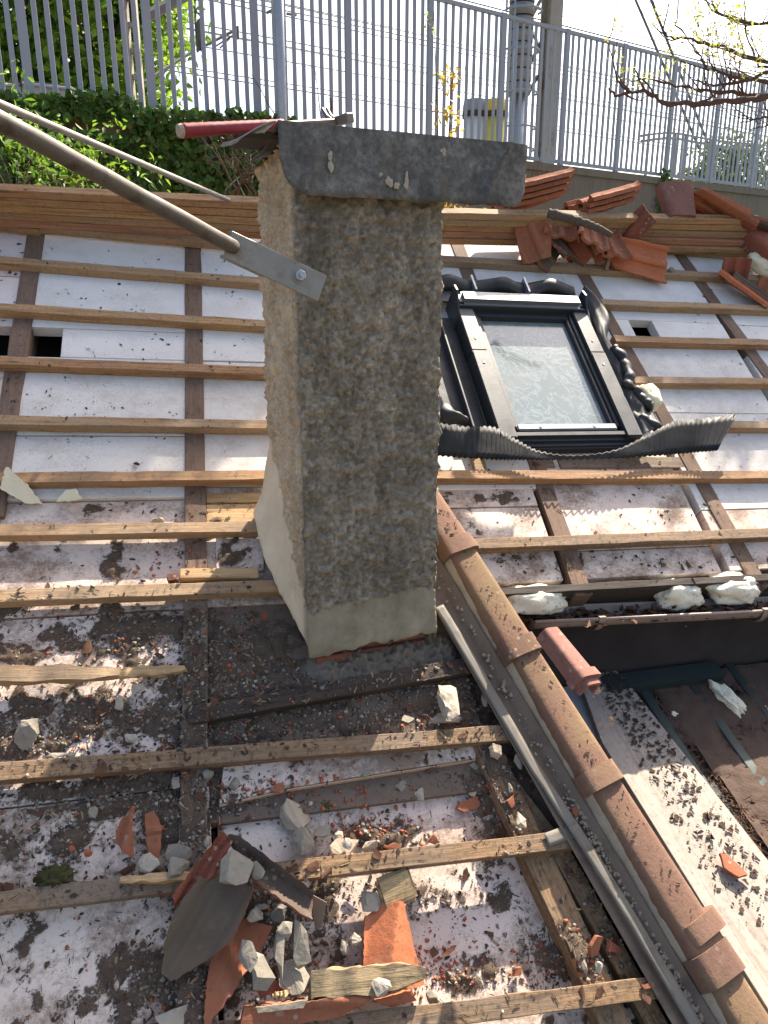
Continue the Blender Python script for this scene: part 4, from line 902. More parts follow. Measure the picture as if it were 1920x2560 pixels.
# ferny shrubs at the foot, left
def shrub(name, label, cat, p, rad, n, size, mat, seed, mw=None, stems=10, sr=.006, asp=.45):
    R = random.Random(seed); e = empty(name, T(p), label, cat); mb = MB(); tips = []
    for k in range(stems): branchy(mb, p, (R.gauss(0, .6), R.gauss(0, .6), 1), rad[2] * R.uniform(.8, 1.3), sr, 1, R, tips, .2, 3)
    obj('stems', mb.mesh('stems'), 'bark', e, None); r_ = np.random.default_rng(seed)
    T_ = np.array([tuple(t) for t in tips]); C = T_[r_.integers(0, len(T_), n)] + r_.normal(size=(n, 3)) * np.array(rad) * .16
    leaves('foliage', C, size, mat, e, np.array((0, -.3, .6)), .8, asp, seed); return e
shrub('fern_shrub', 'bright green feathery shrub behind the ridge at the left picture edge', 'shrub', at(45, 500, 5.9), (.45, .3, .62), 700, .07, 'leaf_fern', 1)
shrub('fern_shrub', 'smaller yellow green shrub peeping over the ridge boards', 'shrub', at(215, 510, 6.0), (.3, .3, .36), 380, .06, 'leaf_fern', 2)
shrub('fern_shrub', 'few yellow leaves poking up under the sheet right of the chimney', 'shrub', at(1140, 560, 6.4), (.35, .2, .16), 60, .05, 'leaf_yellow', 3, stems=6)
# dry brushwood beside the chimney
def twigs(name, label, cat, roots, L, r, lev, seed, up=.25, bend=.3, mat='bark', kids=3, leaf=None, dirs=None):
    R = random.Random(seed); e = empty(name, T(roots[0]), label, cat); mb = MB(); tips = []
    for i, p in enumerate(roots): branchy(mb, p, dirs[i] if dirs else (R.gauss(0, .6), R.gauss(0, .4), 1), L * R.uniform(.7, 1.2), r, lev, R, tips, bend, kids, up)
    obj('twigs', mb.mesh('twigs'), mat, e, None)
    if leaf:
        r_ = np.random.default_rng(seed); T_ = np.array([tuple(t) for t in tips]); C = T_[r_.integers(0, len(T_), leaf[0])] + r_.normal(size=(leaf[0], 3)) * leaf[3]; leaves('foliage', C, leaf[1], leaf[2], e, None, 1, .4, seed)
    return e
twigs('brushwood', 'tangle of dry grey twigs left of the chimney above the ridge', 'brushwood', [at(560 + 14 * k, 500, 6.6) for k in range(8)], .55, .009, 2, 4, .05, .5)
twigs('brushwood', 'dry twigs with yellow buds between sheet and tile stack', 'brushwood', [at(1290 + 8 * k, 520, 7.0) for k in range(5)], .45, .007, 2, 6, .1, .5, leaf=(14, .07, 'leaf_yellow', .05))
def sapling(label, pts, depth, r, leafn, size, mat, seed, name='sapling', cat='sapling', lr=.06):
    R = np.random.default_rng(seed); P = [at(x, y, depth) for x, y in pts]; e = empty(name, T(P[0]), label, cat); mb = MB(); path = []
    for i in range(len(P) - 1):
        for q in range(5): path.append(P[i].lerp(P[i + 1], q / 5))
    path.append(P[-1]); mb.tube(path, [r * (1 - .6 * i / len(path)) for i in range(len(path))], 5)
    C = []
    for k in range(max(4, leafn // 8)):
        p = path[int(R.integers(2, len(path)))]; dv = Vector(R.normal(size=3) * (1, .4, .6)); dv.normalize(); q = p + dv * R.uniform(.05, .13); mb.tube([p, q], [.003, .0015], 4)
        for j in range(8): C.append(tuple(q + Vector(R.normal(size=3)) * lr * .5))
    obj('stem', mb.mesh('stem'), 'bark_reddish', e, None)
    if leafn: leaves('foliage', np.array(C)[:leafn], size, mat, e, None, 1, .45, seed)
    return e
sapling('slender tall sapling with small brownish leaves before the railing', [(1095, 345), (1092, 250), (1088, 140), (1085, 28)], 9.2, .008, 70, .05, 'leaf_spring', 1)
sapling('young sapling with yellow orange leaves before the railing', [(1122, 345), (1125, 290), (1128, 230), (1132, 188)], 9.1, .009, 90, .075, 'leaf_yellow', 2, lr=.1)
sapling('bare arching twig just left of the round galvanised pole', [(700, 305), (670, 260), (650, 220), (625, 180)], 8.0, .006, 0, .05, 'leaf_spring', 3)
sapling('single bare upright twig right of the round galvanised pole', [(803, 300), (797, 250), (787, 168)], 8.4, .007, 0, .05, 'leaf_spring', 4)
sapling('short stubby bare twig behind the hammer head', [(826, 300), (829, 270), (827, 245)], 8.4, .013, 0, .05, 'leaf_spring', 5)
# round galvanised pole just inside the railing
p = at(708, 330, 8.45); o = MB().tube([(0, 0, -2.2), (0, 0, .2), (0, 0, 3.0)], .052, 16).build('round_pole', 'galvanised', None, T((p.x, p.y, FB)), True); tag(o, 'round galvanised steel pole standing in front of the railing behind the chimney', 'pole')
# small far tree on the right
tb = at(1830, 470, 24); tree2 = empty('far_tree', T(tb), 'hazy rounded green tree far behind the railing at the right', 'tree')
MB().tube([tb - Vector((0, 0, 2.5)), tb + Vector((0, 0, 1))], [.2, .12], 8).build('trunk', 'bark', tree2, None)
CL = []
for k in range(90):
    q = rr_.normal(size=3); q /= np.linalg.norm(q); CL.append(np.array(tb) + q * rr_.uniform(.5, 1) * np.array((1.9, 1.5, 1.35)) + rr_.normal(size=(60, 3)) * .25)
leaves('crown', np.concatenate(CL), .17, 'leaf_far', tree2, np.array((0, -.3, .6)), 1, .6, 7)
# overhanging tree on the right: limbs reach into the picture, trunk stands outside it; unseen crown added to shade the roof
R = random.Random(12); D0 = 6.4
tr0 = at(2480, 400, 7.4); trp = Vector((tr0.x, tr0.y, 0)); tree3 = empty('overhanging_tree', T(trp), 'tree with bare lichen spotted limbs and few spring leaves reaching in top right', 'tree')
mb = MB(); tips = []; fork = at(2420, 60, 7.2)
mb.tube([trp, trp + Vector((.05, 0, 2.5)), trp + Vector((-.1, .1, 5)), fork], [.2, .17, .14, .1], 10)
limbs = [([(2420, 60), (2150, 215), (1920, 242), (1855, 248), (1773, 258), (1654, 256), (1609, 225), (1535, 238), (1523, 221)], .036, 6.3),
         ([(2420, 60), (2100, 235), (1867, 236), (1814, 230), (1740, 223), (1683, 213), (1605, 197)], .026, 6.6),
         ([(2420, 60), (2150, 140), (1920, 182), (1855, 205), (1773, 213), (1735, 200)], .022, 6.2),
         ([(2420, 60), (2150, 170), (1920, 156), (1814, 123), (1711, 94), (1670, 94), (1650, 60)], .024, 6.7),
         ([(2420, 60), (2150, 60), (1920, 62), (1850, 57), (1790, 30), (1740, -20)], .022, 6.4),
         ([(2420, 60), (2200, 190), (1980, 180), (1896, 164), (1863, 82), (1859, -40)], .02, 6.9),
         ([(2420, 60), (2200, 230), (1990, 215), (1830, 190), (1769, 172), (1752, 143), (1691, 61), (1703, -30)], .02, 6.5),
         ([(2420, 60), (2200, 330), (1960, 285), (1900, 295), (1850, 307)], .018, 6.1),
         ([(2420, 60), (2200, 340), (2000, 310), (1920, 315), (1885, 322)], .014, 6.1)]
for pts, r, dep in limbs:
    P = [fork] + [at(x, y, dep + .12 * mnoise.noise((x * .01, y * .01, dep))) for x, y in pts[1:]]; path = []
    for i in range(len(P) - 1):
        for q in range(6): path.append(P[i].lerp(P[i + 1], q / 6) + Vector((R.gauss(0, .006), R.gauss(0, .006), R.gauss(0, .006))))
    path.append(P[-1]); n_ = len(path); mb.tube(path, [max(.004, r * (1 - .8 * i / n_)) * (1 + .18 * R.gauss(0, 1)) for i in range(n_)], 7); tips.append(path[-1])
    for k in range(9):
        i = R.randint(8, n_ - 3); d = (path[i + 1] - path[i]).normalized(); q = Vector((R.gauss(0, .7), R.gauss(0, .6), R.gauss(.55, .6)))
        branchy(mb, path[i], d + q, R.uniform(.18, .5), r * .3, 1, R, tips, .35, 2, .25)
ct = fork + Vector((.9, 1.0, 1.6))
ctips = []; cc3 = roof(-.42, 3.12, 0) + SDIR * 8.0
mb.tube([fork, fork.lerp(cc3, .5) + Vector((.2, 0, .1)), cc3], [.09, .07, .05], 8)
for k in range(9): branchy(mb, fork.lerp(cc3, .75 + .25 * (k / 9)), (R.gauss(0, .7), R.gauss(0, .7), R.gauss(.1, .2)), .9, .02, 1, R, ctips, .3, 3, .02)
bo_ = roof(3.3, 3.2, 0) + SDIR * 5.5; bo2_ = bo_ + Vector((1.0, .2, -.2))
mb.tube([fork, (fork + bo2_) / 2 + Vector((0, 0, .1)), bo2_, bo_], [.06, .045, .03, .012], 8)
obj('trunk', mb.mesh('trunk', True), 'bark', tree3, None)
T_ = np.array([tuple(t) for t in tips]); r_ = np.random.default_rng(3); sel = T_[(T_[:, 2] > FB - .1)]
C = sel[r_.integers(0, len(sel), 330)] + r_.normal(size=(330, 3)) * .05
SP = np.array(tuple(SDIR)); QP = np.array(tuple((RN.cross(SDIR)).normalized())); NP = np.cross(SP, QP)
def shade_bough(c, n, ncl, rs, rq, rn, sp):
    k = r_.normal(size=(ncl, 3)); k /= np.linalg.norm(k, axis=1)[:, None]; k *= r_.uniform(0, 1, (ncl, 1)) ** .4
    cen = np.array(tuple(c)) + np.outer(k[:, 0] * rs, SP) + np.outer(k[:, 1] * rq, QP) + np.outer(k[:, 2] * rn, NP)
    return cen[r_.integers(0, ncl, n)] + r_.normal(size=(n, 3)) * sp
C2 = np.concatenate([shade_bough(cc3, 13000, 300, 1.2, 1.1, .34, .09), shade_bough(bo_, 6500, 130, .9, 1.05, .24, .09)])  # added leaf layers out of view, shaped along the sun to shade the upper roof
leaves('crown', C2, .085, 'leaf_spring', tree3, None, 1, .45, 9)
C = np.repeat(C, 3, 0) + r_.normal(size=(len(C) * 3, 3)) * .025; leaves('sprouting_leaves', C, .04, 'leaf_spring', tree3, None, 1, .42, 10)
# ---------------------------------------------------------------- railway things
def vpole(px, depth): q = at(px, 300, depth); return Vector((q.x, q.y, FB - .1))
p = vpole(348, 9.4); e = empty('line_mast', T(p), 'pale steel line mast with dark slanting bracket in front of the green tree', 'mast')
for x in (-.055, .055): MB().box((x, 0, 2.6), (.05, .1, 5.4)).build('channel', 'rust_post', e, T(p))
for k in range(18): MB().box((0, .0, .3 + .28 * k), (.06, .07, .05)).build('batten_plate', 'rust_post', e, T(p))
q0 = at(362, 45, 9.4); q1 = at(470, -15, 9.6); MB().tube([q0, q1], .065, 6).build('bracket', 'mast_steel', e, None); MB().tube([at(362, 205, 9.4), at(476, 132, 9.9)], .02, 6).build('arm', 'mast_steel', e, None)
p = at(497, 130, 13); e = empty('hanging_insulator', T(p), 'dark lattice hanger of the overhead line against the sky', 'hanger')
mb = MB()
for s_ in (-1, 1): mb.tube([at(495 + s_ * 9, -30, 13), at(495 + s_ * 6, 62, 13), at(500 + s_ * 6, 130, 13)], .022, 5)
for k in range(9): y = -25 + 17 * k; s_ = 1 if k % 2 else -1; mb.tube([at(495 - s_ * 7 + k * .5, y, 13), at(495 + s_ * 7 + k * .5, y + 17, 13)], .016, 5)
mb.build('lattice', 'mast_steel', e, None)
MB().box(at(501, 92, 13), (.10, .06, .42)).build('weight', 'mast_steel', e, None)
p = at(515, 113, 13.2); e = empty('cantilever', T(p), 'slanting arm of the overhead line with small hooks', 'line arm')
MB().tube([at(515, 113, 13.2), at(594, 72, 13.4)], .024, 6).build('arm', 'mast_steel', e, None)
for a, b in (((540, 115), (586, 86)), ((550, 120), (575, 95))): MB().tube([at(*a, 13.2), at(*b, 13.3)], .014, 5).build('stay', 'mast_steel', e, None)
MB().box(at(592, 82, 13.3), (.08, .05, .2)).build('clamp', 'mast_steel', e, None)
p = at(668, 30, 13); e = empty('line_clamp', T(p), 'small dark line clamp beside the round pole top', 'clamp'); MB().tube([at(666, 33, 13), at(690, 20, 13)], .022, 6).build('arm', 'mast_steel', e, None); MB().tube([at(716, 34, 13), at(742, 38, 13)], .022, 6).build('jaw', 'mast_steel', e, None)
def dirw(px, py, depth, r=.008, back=14, fwd=45, sag=.0):
    p = at(px, py, depth); return [p + FD * (t - 0) + Vector((0, 0, sag * t * t)) for t in np.linspace(-back, fwd, 24)]
WL = ['topmost wire meeting the picture edge left of the round pole', 'wire leaving the slanting bracket of the left line mast', 'wire running just under the slanting line arm', 'upper of the two low parallel wires beside the green tree', 'lower of the two low parallel wires beside the green tree',
      'wire at the picture top right above the round pole', 'second wire below the top right of the round pole', 'wire passing the clamp at the end of the slanting arm', 'thin messenger wire above the railing right of the rusty post', 'thicker contact wire just above the railing right of the rusty post',
      'upper of the close pair of wires seen through the right railing', 'lower of the close pair of wires seen through the right railing', 'faint lowest wire seen through the right railing']
for k, (x, y, dep, r) in enumerate([(522, 0, 13, .012), (433, 48, 13, .012), (475, 111, 14, .012), (464, 169, 17, .013), (466, 183, 17, .013), (650, 0, 15, .012), (716, 11, 15, .012), (600, 95, 15, .01), (1400, 38, 20, .014), (1400, 62, 20, .02), (1420, 165, 26, .014), (1420, 178, 26, .014), (1420, 250, 30, .014)]):
    o = MB().tube(dirw(x, y, dep, back=12 if x < 1000 else 30), r, 5).build('overhead_wire', 'wire', None, None, True)
    tag(o, WL[k], 'wire', 'overhead wires above the railway')
# pale banded round pole with ladder hoops and rusty beam post
p = vpole(1292, 13.4); e = empty('signal_pole', T(p), 'pale round pole with dark slotted bands and ladder hoops behind the railing', 'pole'); pm_ = T(p)
MB().tube([(0, 0, -.2), (0, 0, 1.65)], .15, 18).build('shaft', 'galvanised', e, pm_, True)
for k in range(16):
    z = 1.65 + k * .2; MB().tube([(0, 0, z), (0, 0, z + .17)], [.215, .215], 20).build('band', 'pole_pale', e, pm_, True); MB().tube([(0, 0, z + .17), (0, 0, z + .2)], .2, 20).build('groove', 'black_slot', e, pm_, True)
    if k % 2: MB().box((-.09, -.2, z + .085), (.03, .035, .12)).build('slot', 'black_slot', e, pm_)
for z in (.4, .75, 1.1, 1.65, 2.3, 2.9):
    MB().tube([(-.32 * math.cos(a), -.28 * math.sin(a) - .1, z) for a in np.linspace(-.5, 3.6, 14)], .018, 6).build('hoop', 'fence_paint', e, pm_, True)
for x in (-.3, -.16): MB().tube([(x, -.3, .0), (x, -.3, 3.2)], .018, 6).build('ladder_rail', 'fence_paint', e, pm_, True)
p = vpole(1365, 13.9); e = empty('rusty_post', T(p), 'peeling cream beam post with rust patches behind the railing', 'post'); pm_ = T(p) @ Matrix.Rotation(.5, 4, 'Z')
for y in (-.13, .13): MB().box((0, y, 2.4), (.26, .03, 5.2)).build('flange', 'rust_post', e, pm_)
MB().box((0, 0, 2.4), (.03, .23, 5.2)).build('web', 'rust_post', e, pm_); MB().box((0, 0, .25), (.4, .4, .5)).build('footing', 'black_slot', e, pm_)
for a, b in (((1318, 175), (1345, 120)), ((1312, 250), (1345, 190)), ((1320, 60), (1352, 0)), ((1350, 120), (1320, 60))): MB().tube([at(*a, 13.6), at(*b, 13.7)], .035, 5).build('brace', 'mast_steel', e, None)
for nm, x, lid, bag, lab in (('waste_bin', 1186, 'bin_grey', 'bag_white', 'grey hooded platform bin with white bag behind the railing'), ('waste_bin', 1236, 'bin_yellow', 'bag_yellow', 'yellow hooded platform bin with yellow bag behind the railing')):
    p = at(x, 345, 12.6); e = empty(nm, T(p), lab, 'bin', 'hooded platform bins'); pm_ = T(p)
    MB().tube([(0, 0, .38), (0, 0, .46), (0, 0, .56)], [.21, .21, .19], 18).build('hood', lid, e, pm_, True); MB().tube([(0, 0, .30), (0, 0, .38)], .215, 18).build('ring', 'black_slot', e, pm_, True)
    MB().tube([(0, 0, -.45), (0, 0, -.2), (0, 0, .30)], [.08, .13, .19], 14).build('bag', bag, e, pm_, True); MB().tube([(.16, .1, -.9), (.16, .1, .35)], .025, 8).build('leg', 'galvanised', e, pm_, True)
for k, (a, b, lab) in enumerate((((1583, -15), (1748, 372), 'left guy cable of the slanting pair behind the railing'), ((1622, -15), (1772, 365), 'right guy cable of the slanting pair behind the railing'))):
    o = MB().tube([at(*a, 16), at(*b, 17.5)], .028, 6).build('guy_cable', 'mast_steel', None, None, True); tag(o, lab, 'cable')
p = at(1605, 340, 15); e = empty('handrail', T(p), 'pale curved handrail seen through the railing on the right', 'handrail')
for dy in (0, 14): MB().tube([at(x, y + dy, 15 + .004 * (x - 1600)) for x, y in ((1602, 340), (1630, 335), (1668, 331), (1700, 334), (1740, 342), (1800, 352), (1860, 358), (1900, 362))], .024, 6).build('rail', 'grey_pvc', e, None, True)
for x, y in ((1622, 338), (1690, 335), (1715, 340), (1778, 348), (1850, 358)): q = at(x, y, 15 + .004 * (x - 1600)); MB().tube([q, q - Vector((0, 0, 1.0))], .03, 6).build('upright', 'grey_pvc', e, None, True)
for x0_, x1_, y0_, lab in ((-60, 62, 204, 'grey concrete cable trough behind the railing at the left edge'), (66, 184, 210, 'second grey cable trough, next to the mast')):
    a = at(x0_, y0_, 8.4); b = at(x1_, y0_ + 13, 8.4); q = (b - a); m_ = Matrix.Translation(a) @ q.normalized().to_track_quat('X', 'Z').to_matrix().to_4x4(); e = empty('cable_trough', m_, lab, 'trough')
    L = q.length; MB().box((L / 2, 0, -.09), (L, .2, .14)).build('body', 'grey_pvc', e, m_); MB().box((L / 2, 0, .0), (L + .01, .24, .03)).build('lid', 'concrete_wall', e, m_); MB().tube([(.02, -.13, -.02), (L - .02, -.13, -.02)], .016, 6).build('conduit', 'galvanised', e, m_)
# ---------------------------------------------------------------- clay tiles, whole and broken
PROF = [(-.135, .0), (-.128, .026), (-.112, .032), (-.098, .028), (-.09, .006), (-.05, .0), (-.022, .002), (-.012, .017), (.008, .02), (.026, .017), (.036, .002), (.07, .0), (.088, .006), (.096, .024), (.112, .026), (.12, .008), (.135, .006)]
def prof(x):
    xs = [p[0] for p in PROF]; return float(np.interp(x, xs, [p[1] for p in PROF]))
def clip_tile(poly, zf, th=.013, rx=.009, ry=.03, rag=.003, seed=0):
    """a sheet z = zf(x, y) cut to a convex outline, then given thickness"""
    xs = [p[0] for p in poly]; ys = [p[1] for p in poly]; bm = bmesh.new()
    nx = max(2, int((max(xs) - min(xs)) / rx) + 1); ny = max(2, int((max(ys) - min(ys)) / ry) + 1)
    g = [[bm.verts.new((min(xs) + (max(xs) - min(xs)) * i / nx, min(ys) + (max(ys) - min(ys)) * j / ny, 0)) for j in range(ny + 1)] for i in range(nx + 1)]
    for i in range(nx):
        for j in range(ny): bm.faces.new((g[i][j], g[i + 1][j], g[i + 1][j + 1], g[i][j + 1]))
    n = len(poly); ar = sum(poly[i][0] * poly[(i + 1) % n][1] - poly[(i + 1) % n][0] * poly[i][1] for i in range(n))
    for i in range(n):
        a = Vector((*poly[i], 0)); b = Vector((*poly[(i + 1) % n], 0)); d = (b - a)
        if d.length < 1e-5: continue
        nr = Vector((d.y, -d.x, 0)).normalized() * (1 if ar > 0 else -1)
        bmesh.ops.bisect_plane(bm, geom=bm.verts[:] + bm.edges[:] + bm.faces[:], plane_co=a, plane_no=nr, clear_outer=True, dist=1e-6)
    bmesh.ops.remove_doubles(bm, verts=bm.verts, dist=.0008)
    for v in bm.verts:
        q = Vector((v.co.x * 60 + seed, v.co.y * 60, seed * 1.7)); z = zf(v.co.x, v.co.y) + .0016 * mnoise.noise(q) + .004 * mnoise.noise(q * .15)
        if v.is_boundary and rag: v.co.x += rag * mnoise.noise(q * 1.3); v.co.y += rag * mnoise.noise(q * 1.3 + Vector((9, 9, 9)))
        v.co.z = z
        bmesh.ops.recalc_face_normals(bm, faces=bm.faces)
    if bm.faces and sum(f.normal.z for f in bm.faces) < 0: bmesh.ops.reverse_faces(bm, faces=bm.faces)
    top = bm.faces[:]; vm = {v: bm.verts.new((v.co.x, v.co.y, v.co.z - th)) for v in bm.verts[:]}
    be = [e for e in bm.edges if e.is_boundary]
    for f in top: bm.faces.new([vm[v] for v in reversed(f.verts)])
    for e in be:
        f = e.link_faces[0]; l = [q for q in f.loops if q.edge == e][0]; a, b = l.vert, l.link_loop_next.vert
        bm.faces.new((b, a, vm[a], vm[b])).material_index = 1
    me = bpy.data.meshes.new('tile'); bm.to_mesh(me); bm.free(); return smooth(me, 40)
def edge2(me, mat): me.materials.append(MAT['clay_orange' if mat in ('clay_grime', 'clay_red') else mat])
def rect(w, l): return [(-w / 2, -l / 2), (w / 2, -l / 2), (w / 2, l / 2), (-w / 2, l / 2)]
TILE = clip_tile(rect(.268, .41), lambda x, y: prof(x) * 1.15 + (.008 if y > .19 else 0), .024, rag=.0015)
def tile(label, mw, mat='clay_orange', poly=None, group=None, name='roof_tile', seed=1):
    me = TILE.copy() if poly is None else clip_tile(poly, lambda x, y: prof(x) * 1.1, .02, seed=seed)
    o = obj(name, me, mat, None, mw); edge2(me, mat); return tag(o, label, 'roof tile' if name == 'roof_tile' else 'tile shard', group)
def rp(x, y, n, rz, rx=0.0, ry=0.0):
    u, v = on(x, y, n); return rmat(u, v, n, rz, rx, ry)
D = math.radians
# two neat stacks of spare tiles on the ridge
for nm, x, y, k0, tw in (('left', 1352, 545, 4, 0), ('right', 1525, 550, 3, 1)):
    u, v = on(x, y, .22); v = 3.98; ord_ = ['bottom', 'second', 'third', 'top'] if k0 == 4 else ['bottom', 'middle', 'top']
    for k in range(k0):
        tile(f'{ord_[k]} orange clay tile of the {nm} stack on the ridge', Matrix.Translation(roof(u, v, .17 + .042 * k)) @ Matrix.Rotation(D(-62 + random.uniform(-3, 3)), 4, 'Z') @ Matrix.Rotation(D(14), 4, 'X') @ Matrix.Rotation(D(-8), 4, 'Y'), 'clay_orange', None, 'tile stacks on the ridge')
# ridge tile standing on end, tiles leaning beside it
u, v = on(1697, 545, .22); rt_m = Matrix.Translation(roof(u, 3.97, .24)) @ Matrix.Rotation(D(105), 4, 'Z') @ Matrix.Rotation(D(-62), 4, 'Y')
o = obj('ridge_tile', hip_shell(-.10, .13, .10, .125, .07, .08, .016), 'clay_plum', None, rt_m); tag(o, 'plum ridge tile propped on end on the ridge right of the tile stacks', 'roof tile')
for k, (x, y, n, rz, ry, mt, lb) in enumerate(((1800, 512, .26, 10, -24, 'clay_orange', 'upper of the tiles leaning beside the propped ridge tile'), (1815, 530, .20, 6, -26, 'clay_red', 'middle of the tiles leaning beside the propped ridge tile'), (1850, 540, .16, 4, -16, 'clay_grime', 'lowest dark tile leaning beside the propped ridge tile'))):
    u, v = on(x, y + 20, n); tile(lb, Matrix.Translation(roof(u, 3.98, n)) @ Matrix.Rotation(D(90 + rz), 4, 'Z') @ Matrix.Rotation(D(-ry), 4, 'X') @ Matrix.Rotation(D(20), 4, 'Y'), mt, [(-.1, -.2), (.12, -.18), (.13, .19), (-.09, .2)], seed=k + 3)
u, v = on(1915, 640, .1); o = obj('ridge_tile', hip_shell(-.2, .25, .12, .13, .12, .12, .016), 'clay_red', None, rmat(u + .06, v + .1, .05, D(-68), 0, D(0))); tag(o, 'red ridge tile cut by the right picture edge beside the spare battens', 'roof tile')
# heap of broken tiles on the upper battens
heap = [((1340, 603), .11, 28, 32, -32, 'clay_orange', [(-.13, -.1), (.05, -.12), (.12, .05), (.06, .13), (-.1, .12)], 'orange tile piece standing at the left end of the broken heap'),
        ((1356, 630), .05, 55, 24, -10, 'clay_grime', [(-.1, -.1), (.1, -.1), (.08, .12), (-.06, .1)], 'dark mossy tile piece at the foot of the broken heap, left'),
        ((1398, 572), .15, -4, 8, 4, 'clay_orange', [(-.13, -.08), (.13, -.07), (.1, .06), (-.1, .08)], 'arched orange tile end on top of the broken heap'),
        ((1478, 580), .17, -16, -4, 20, 'clay_orange', [(-.13, -.16), (.13, -.13), (.12, .14), (-.08, .17)], 'long tile sloping right on top of the broken heap under the stick'),
        ((1520, 606), .12, 4, 4, 4, 'clay_orange', [(-.134, -.12), (.134, -.14), (.134, .1), (-.134, .13)], 'flat tile showing its ribbed end in the middle of the broken heap'),
        ((1580, 575), .16, -64, 66, 14, 'clay_red', [(-.1, -.15), (.04, -.17), (.09, .12), (-.05, .15)], 'narrow tile slab standing upright at the right of the broken heap'),
        ((1600, 650), .05, 84, 6, -34, 'clay_new', [(-.12, -.19), (.13, -.19), (.10, .17), (.02, .22), (-.1, .19)], 'large bright orange tile lying front right in the broken heap'),
        ((1402, 612), .08, 30, 12, 20, 'clay_grime', [(-.1, -.1), (.1, -.08), (.06, .12), (-.08, .1)], 'dark tile piece inside the broken heap, behind the curved one'),
        ((1462, 622), .07, 40, 20, -20, 'clay_red', [(-.08, -.08), (.09, -.06), (.05, .09), (-.07, .08)], 'small red shard inside the broken heap beside the curved one'),
        ((1502, 642), .05, 10, 22, 15, 'clay_orange', [(-.05, -.05), (.06, -.05), (.03, .06), (-.05, .05)], 'small orange shard right of the curved tile piece')]
for k, (p, n, rz, rx, ry, mt, po, lb) in enumerate(heap): tile(lb, rp(*p, n, D(rz), D(rx), D(ry)), mt, po, 'broken tile heap on the upper battens', 'roof_tile' if k in (3, 4, 6) else 'tile_shard', k + 2)
o = obj('tile_shard', hip_shell(-.03, .03, .07, .075, .085, .09, .022), 'clay_orange', None, rp(1447, 640, .02, D(70), D(-50), D(60))); tag(o, 'curved half ring tile piece in front of the broken heap', 'tile shard')
st = [at(1372, 533, 4.02), at(1420, 545, 3.98), at(1470, 560, 3.97), at(1500, 572, 3.98), at(1532, 590, 4.0)]
sp_ = []
for i_ in range(4):
    for q in range(9): sp_.append(st[i_].lerp(st[i_ + 1], q / 9) + Vector((mnoise.noise((i_ * 9 + q, 0, 1)), mnoise.noise((i_ * 9 + q, 5, 1)), mnoise.noise((i_ * 9 + q, 9, 1)))) * .006)
me = MB().tube(sp_, [(.026 - .0003 * k) * (1 + .3 * mnoise.noise((k * .55, 3, 3))) for k in range(len(sp_))], 9).mesh('stick', True); o = obj('stick', me, 'bark', None); tag(o, 'broken grey branch lying on top of the broken tile heap', 'stick')
MB_ = bevel(MB().box((0, 0, 0), (.022, .02, .14)).mesh('wood_peg'), .002); o = obj('wood_peg', MB_, 'wood_dirty', None, rp(1522, 648, .07, D(-8), D(-30))); tag(o, 'short upright wooden peg before the large orange tile of the heap', 'peg')
# fragments near the right edge
tile('tile end with grooves on the batten near the right edge', rp(1835, 672, .06, D(10), D(60), 0), 'clay_red', [(-.12, -.06), (.12, -.07), (.13, .06), (-.12, .07)], None, 'tile_shard', 31)
tile('long narrow red tile strip slanting across two battens at right', rp(1858, 722, .03, D(52), D(10), D(35)), 'clay_new', [(-.045, -.19), (.03, -.2), (.04, .17), (-.04, .2)], None, 'tile_shard', 32)
tile('long dark tile strip beside the narrow red one at right', rp(1886, 724, .02, D(54), D(10), D(20)), 'clay_grime', [(-.05, -.18), (.06, -.19), (.06, .18), (-.04, .17)], None, 'tile_shard', 33)
tile('red tile end poking in at the right edge below the dark strip', rp(1918, 718, .04, D(-20), D(50), 0), 'clay_orange', [(-.07, -.05), (.08, -.06), (.06, .05), (-.06, .06)], None, 'tile_shard', 34)
foam('broken yellowish foam block at the right edge above the tile strips', on3(1903, 662, .05), (.10, .06, .05), RROT @ Matrix.Rotation(-.9, 3, 'Z'), 71, .22, 'foam_yellow')
foam('grey pebble sized foam crumb on the batten below the large orange tile', on3(1678, 674, .015), (.018, .012, .012), RROT, 75, .3, 'plaster_grey', 'foam_crumb')

# ---------------------------------------------------------------- foreground heap: shards cut to their outlines
def shard(name, label, pts, n, mat, zf=None, th=.014, rag=.006, tilt=(0, 0), cat='tile shard', group=None, seed=0, res=.010):
    P = [Vector(on(x, y, n)) for x, y in pts]; c = sum(P, Vector((0, 0))) / len(P); L = [(p.x - c.x, p.y - c.y) for p in P]
    me = clip_tile(L, zf or (lambda x, y: 0.0), th, res, res, rag, seed); o = obj(name, me, mat, None, rmat(c.x, c.y, n, 0, tilt[0], tilt[1])); edge2(me, mat); return tag(o, label, cat, group)
def ridges(ang, spec, bow=0.0):
    ca, sa = math.cos(ang), math.sin(ang)
    def f(x, y):
        t = x * ca + y * sa; z = 0
        for c, w, h in spec: z += h * max(0, 1 - (abs(t - c) / w) ** 2.5) if abs(t - c) < w else 0
        return z + bow * t * t
    return f
shard('tile_shard', 'dark weathered broken tile lying on top of the foreground heap', [(500, 2195), (576, 2203), (634, 2225), (612, 2283), (576, 2363), (532, 2390), (438, 2466), (402, 2430), (413, 2350), (442, 2274)], .055, 'clay_grime', ridges(D(-37), [(-.085, .022, .024), (-.02, .014, .008), (.075, .02, .014)]), .018, .006, (D(4), D(-6)), seed=1)
shard('tile_shard', 'left ribbed half of the dark tile at the top of the foreground heap', [(556, 2078), (582, 2104), (545, 2175), (442, 2290), (431, 2240)], .05, 'clay_red', ridges(D(-38), [(-.032, .014, .032), (.022, .016, .026)]), .016, .004, (D(3), D(3)), seed=2)
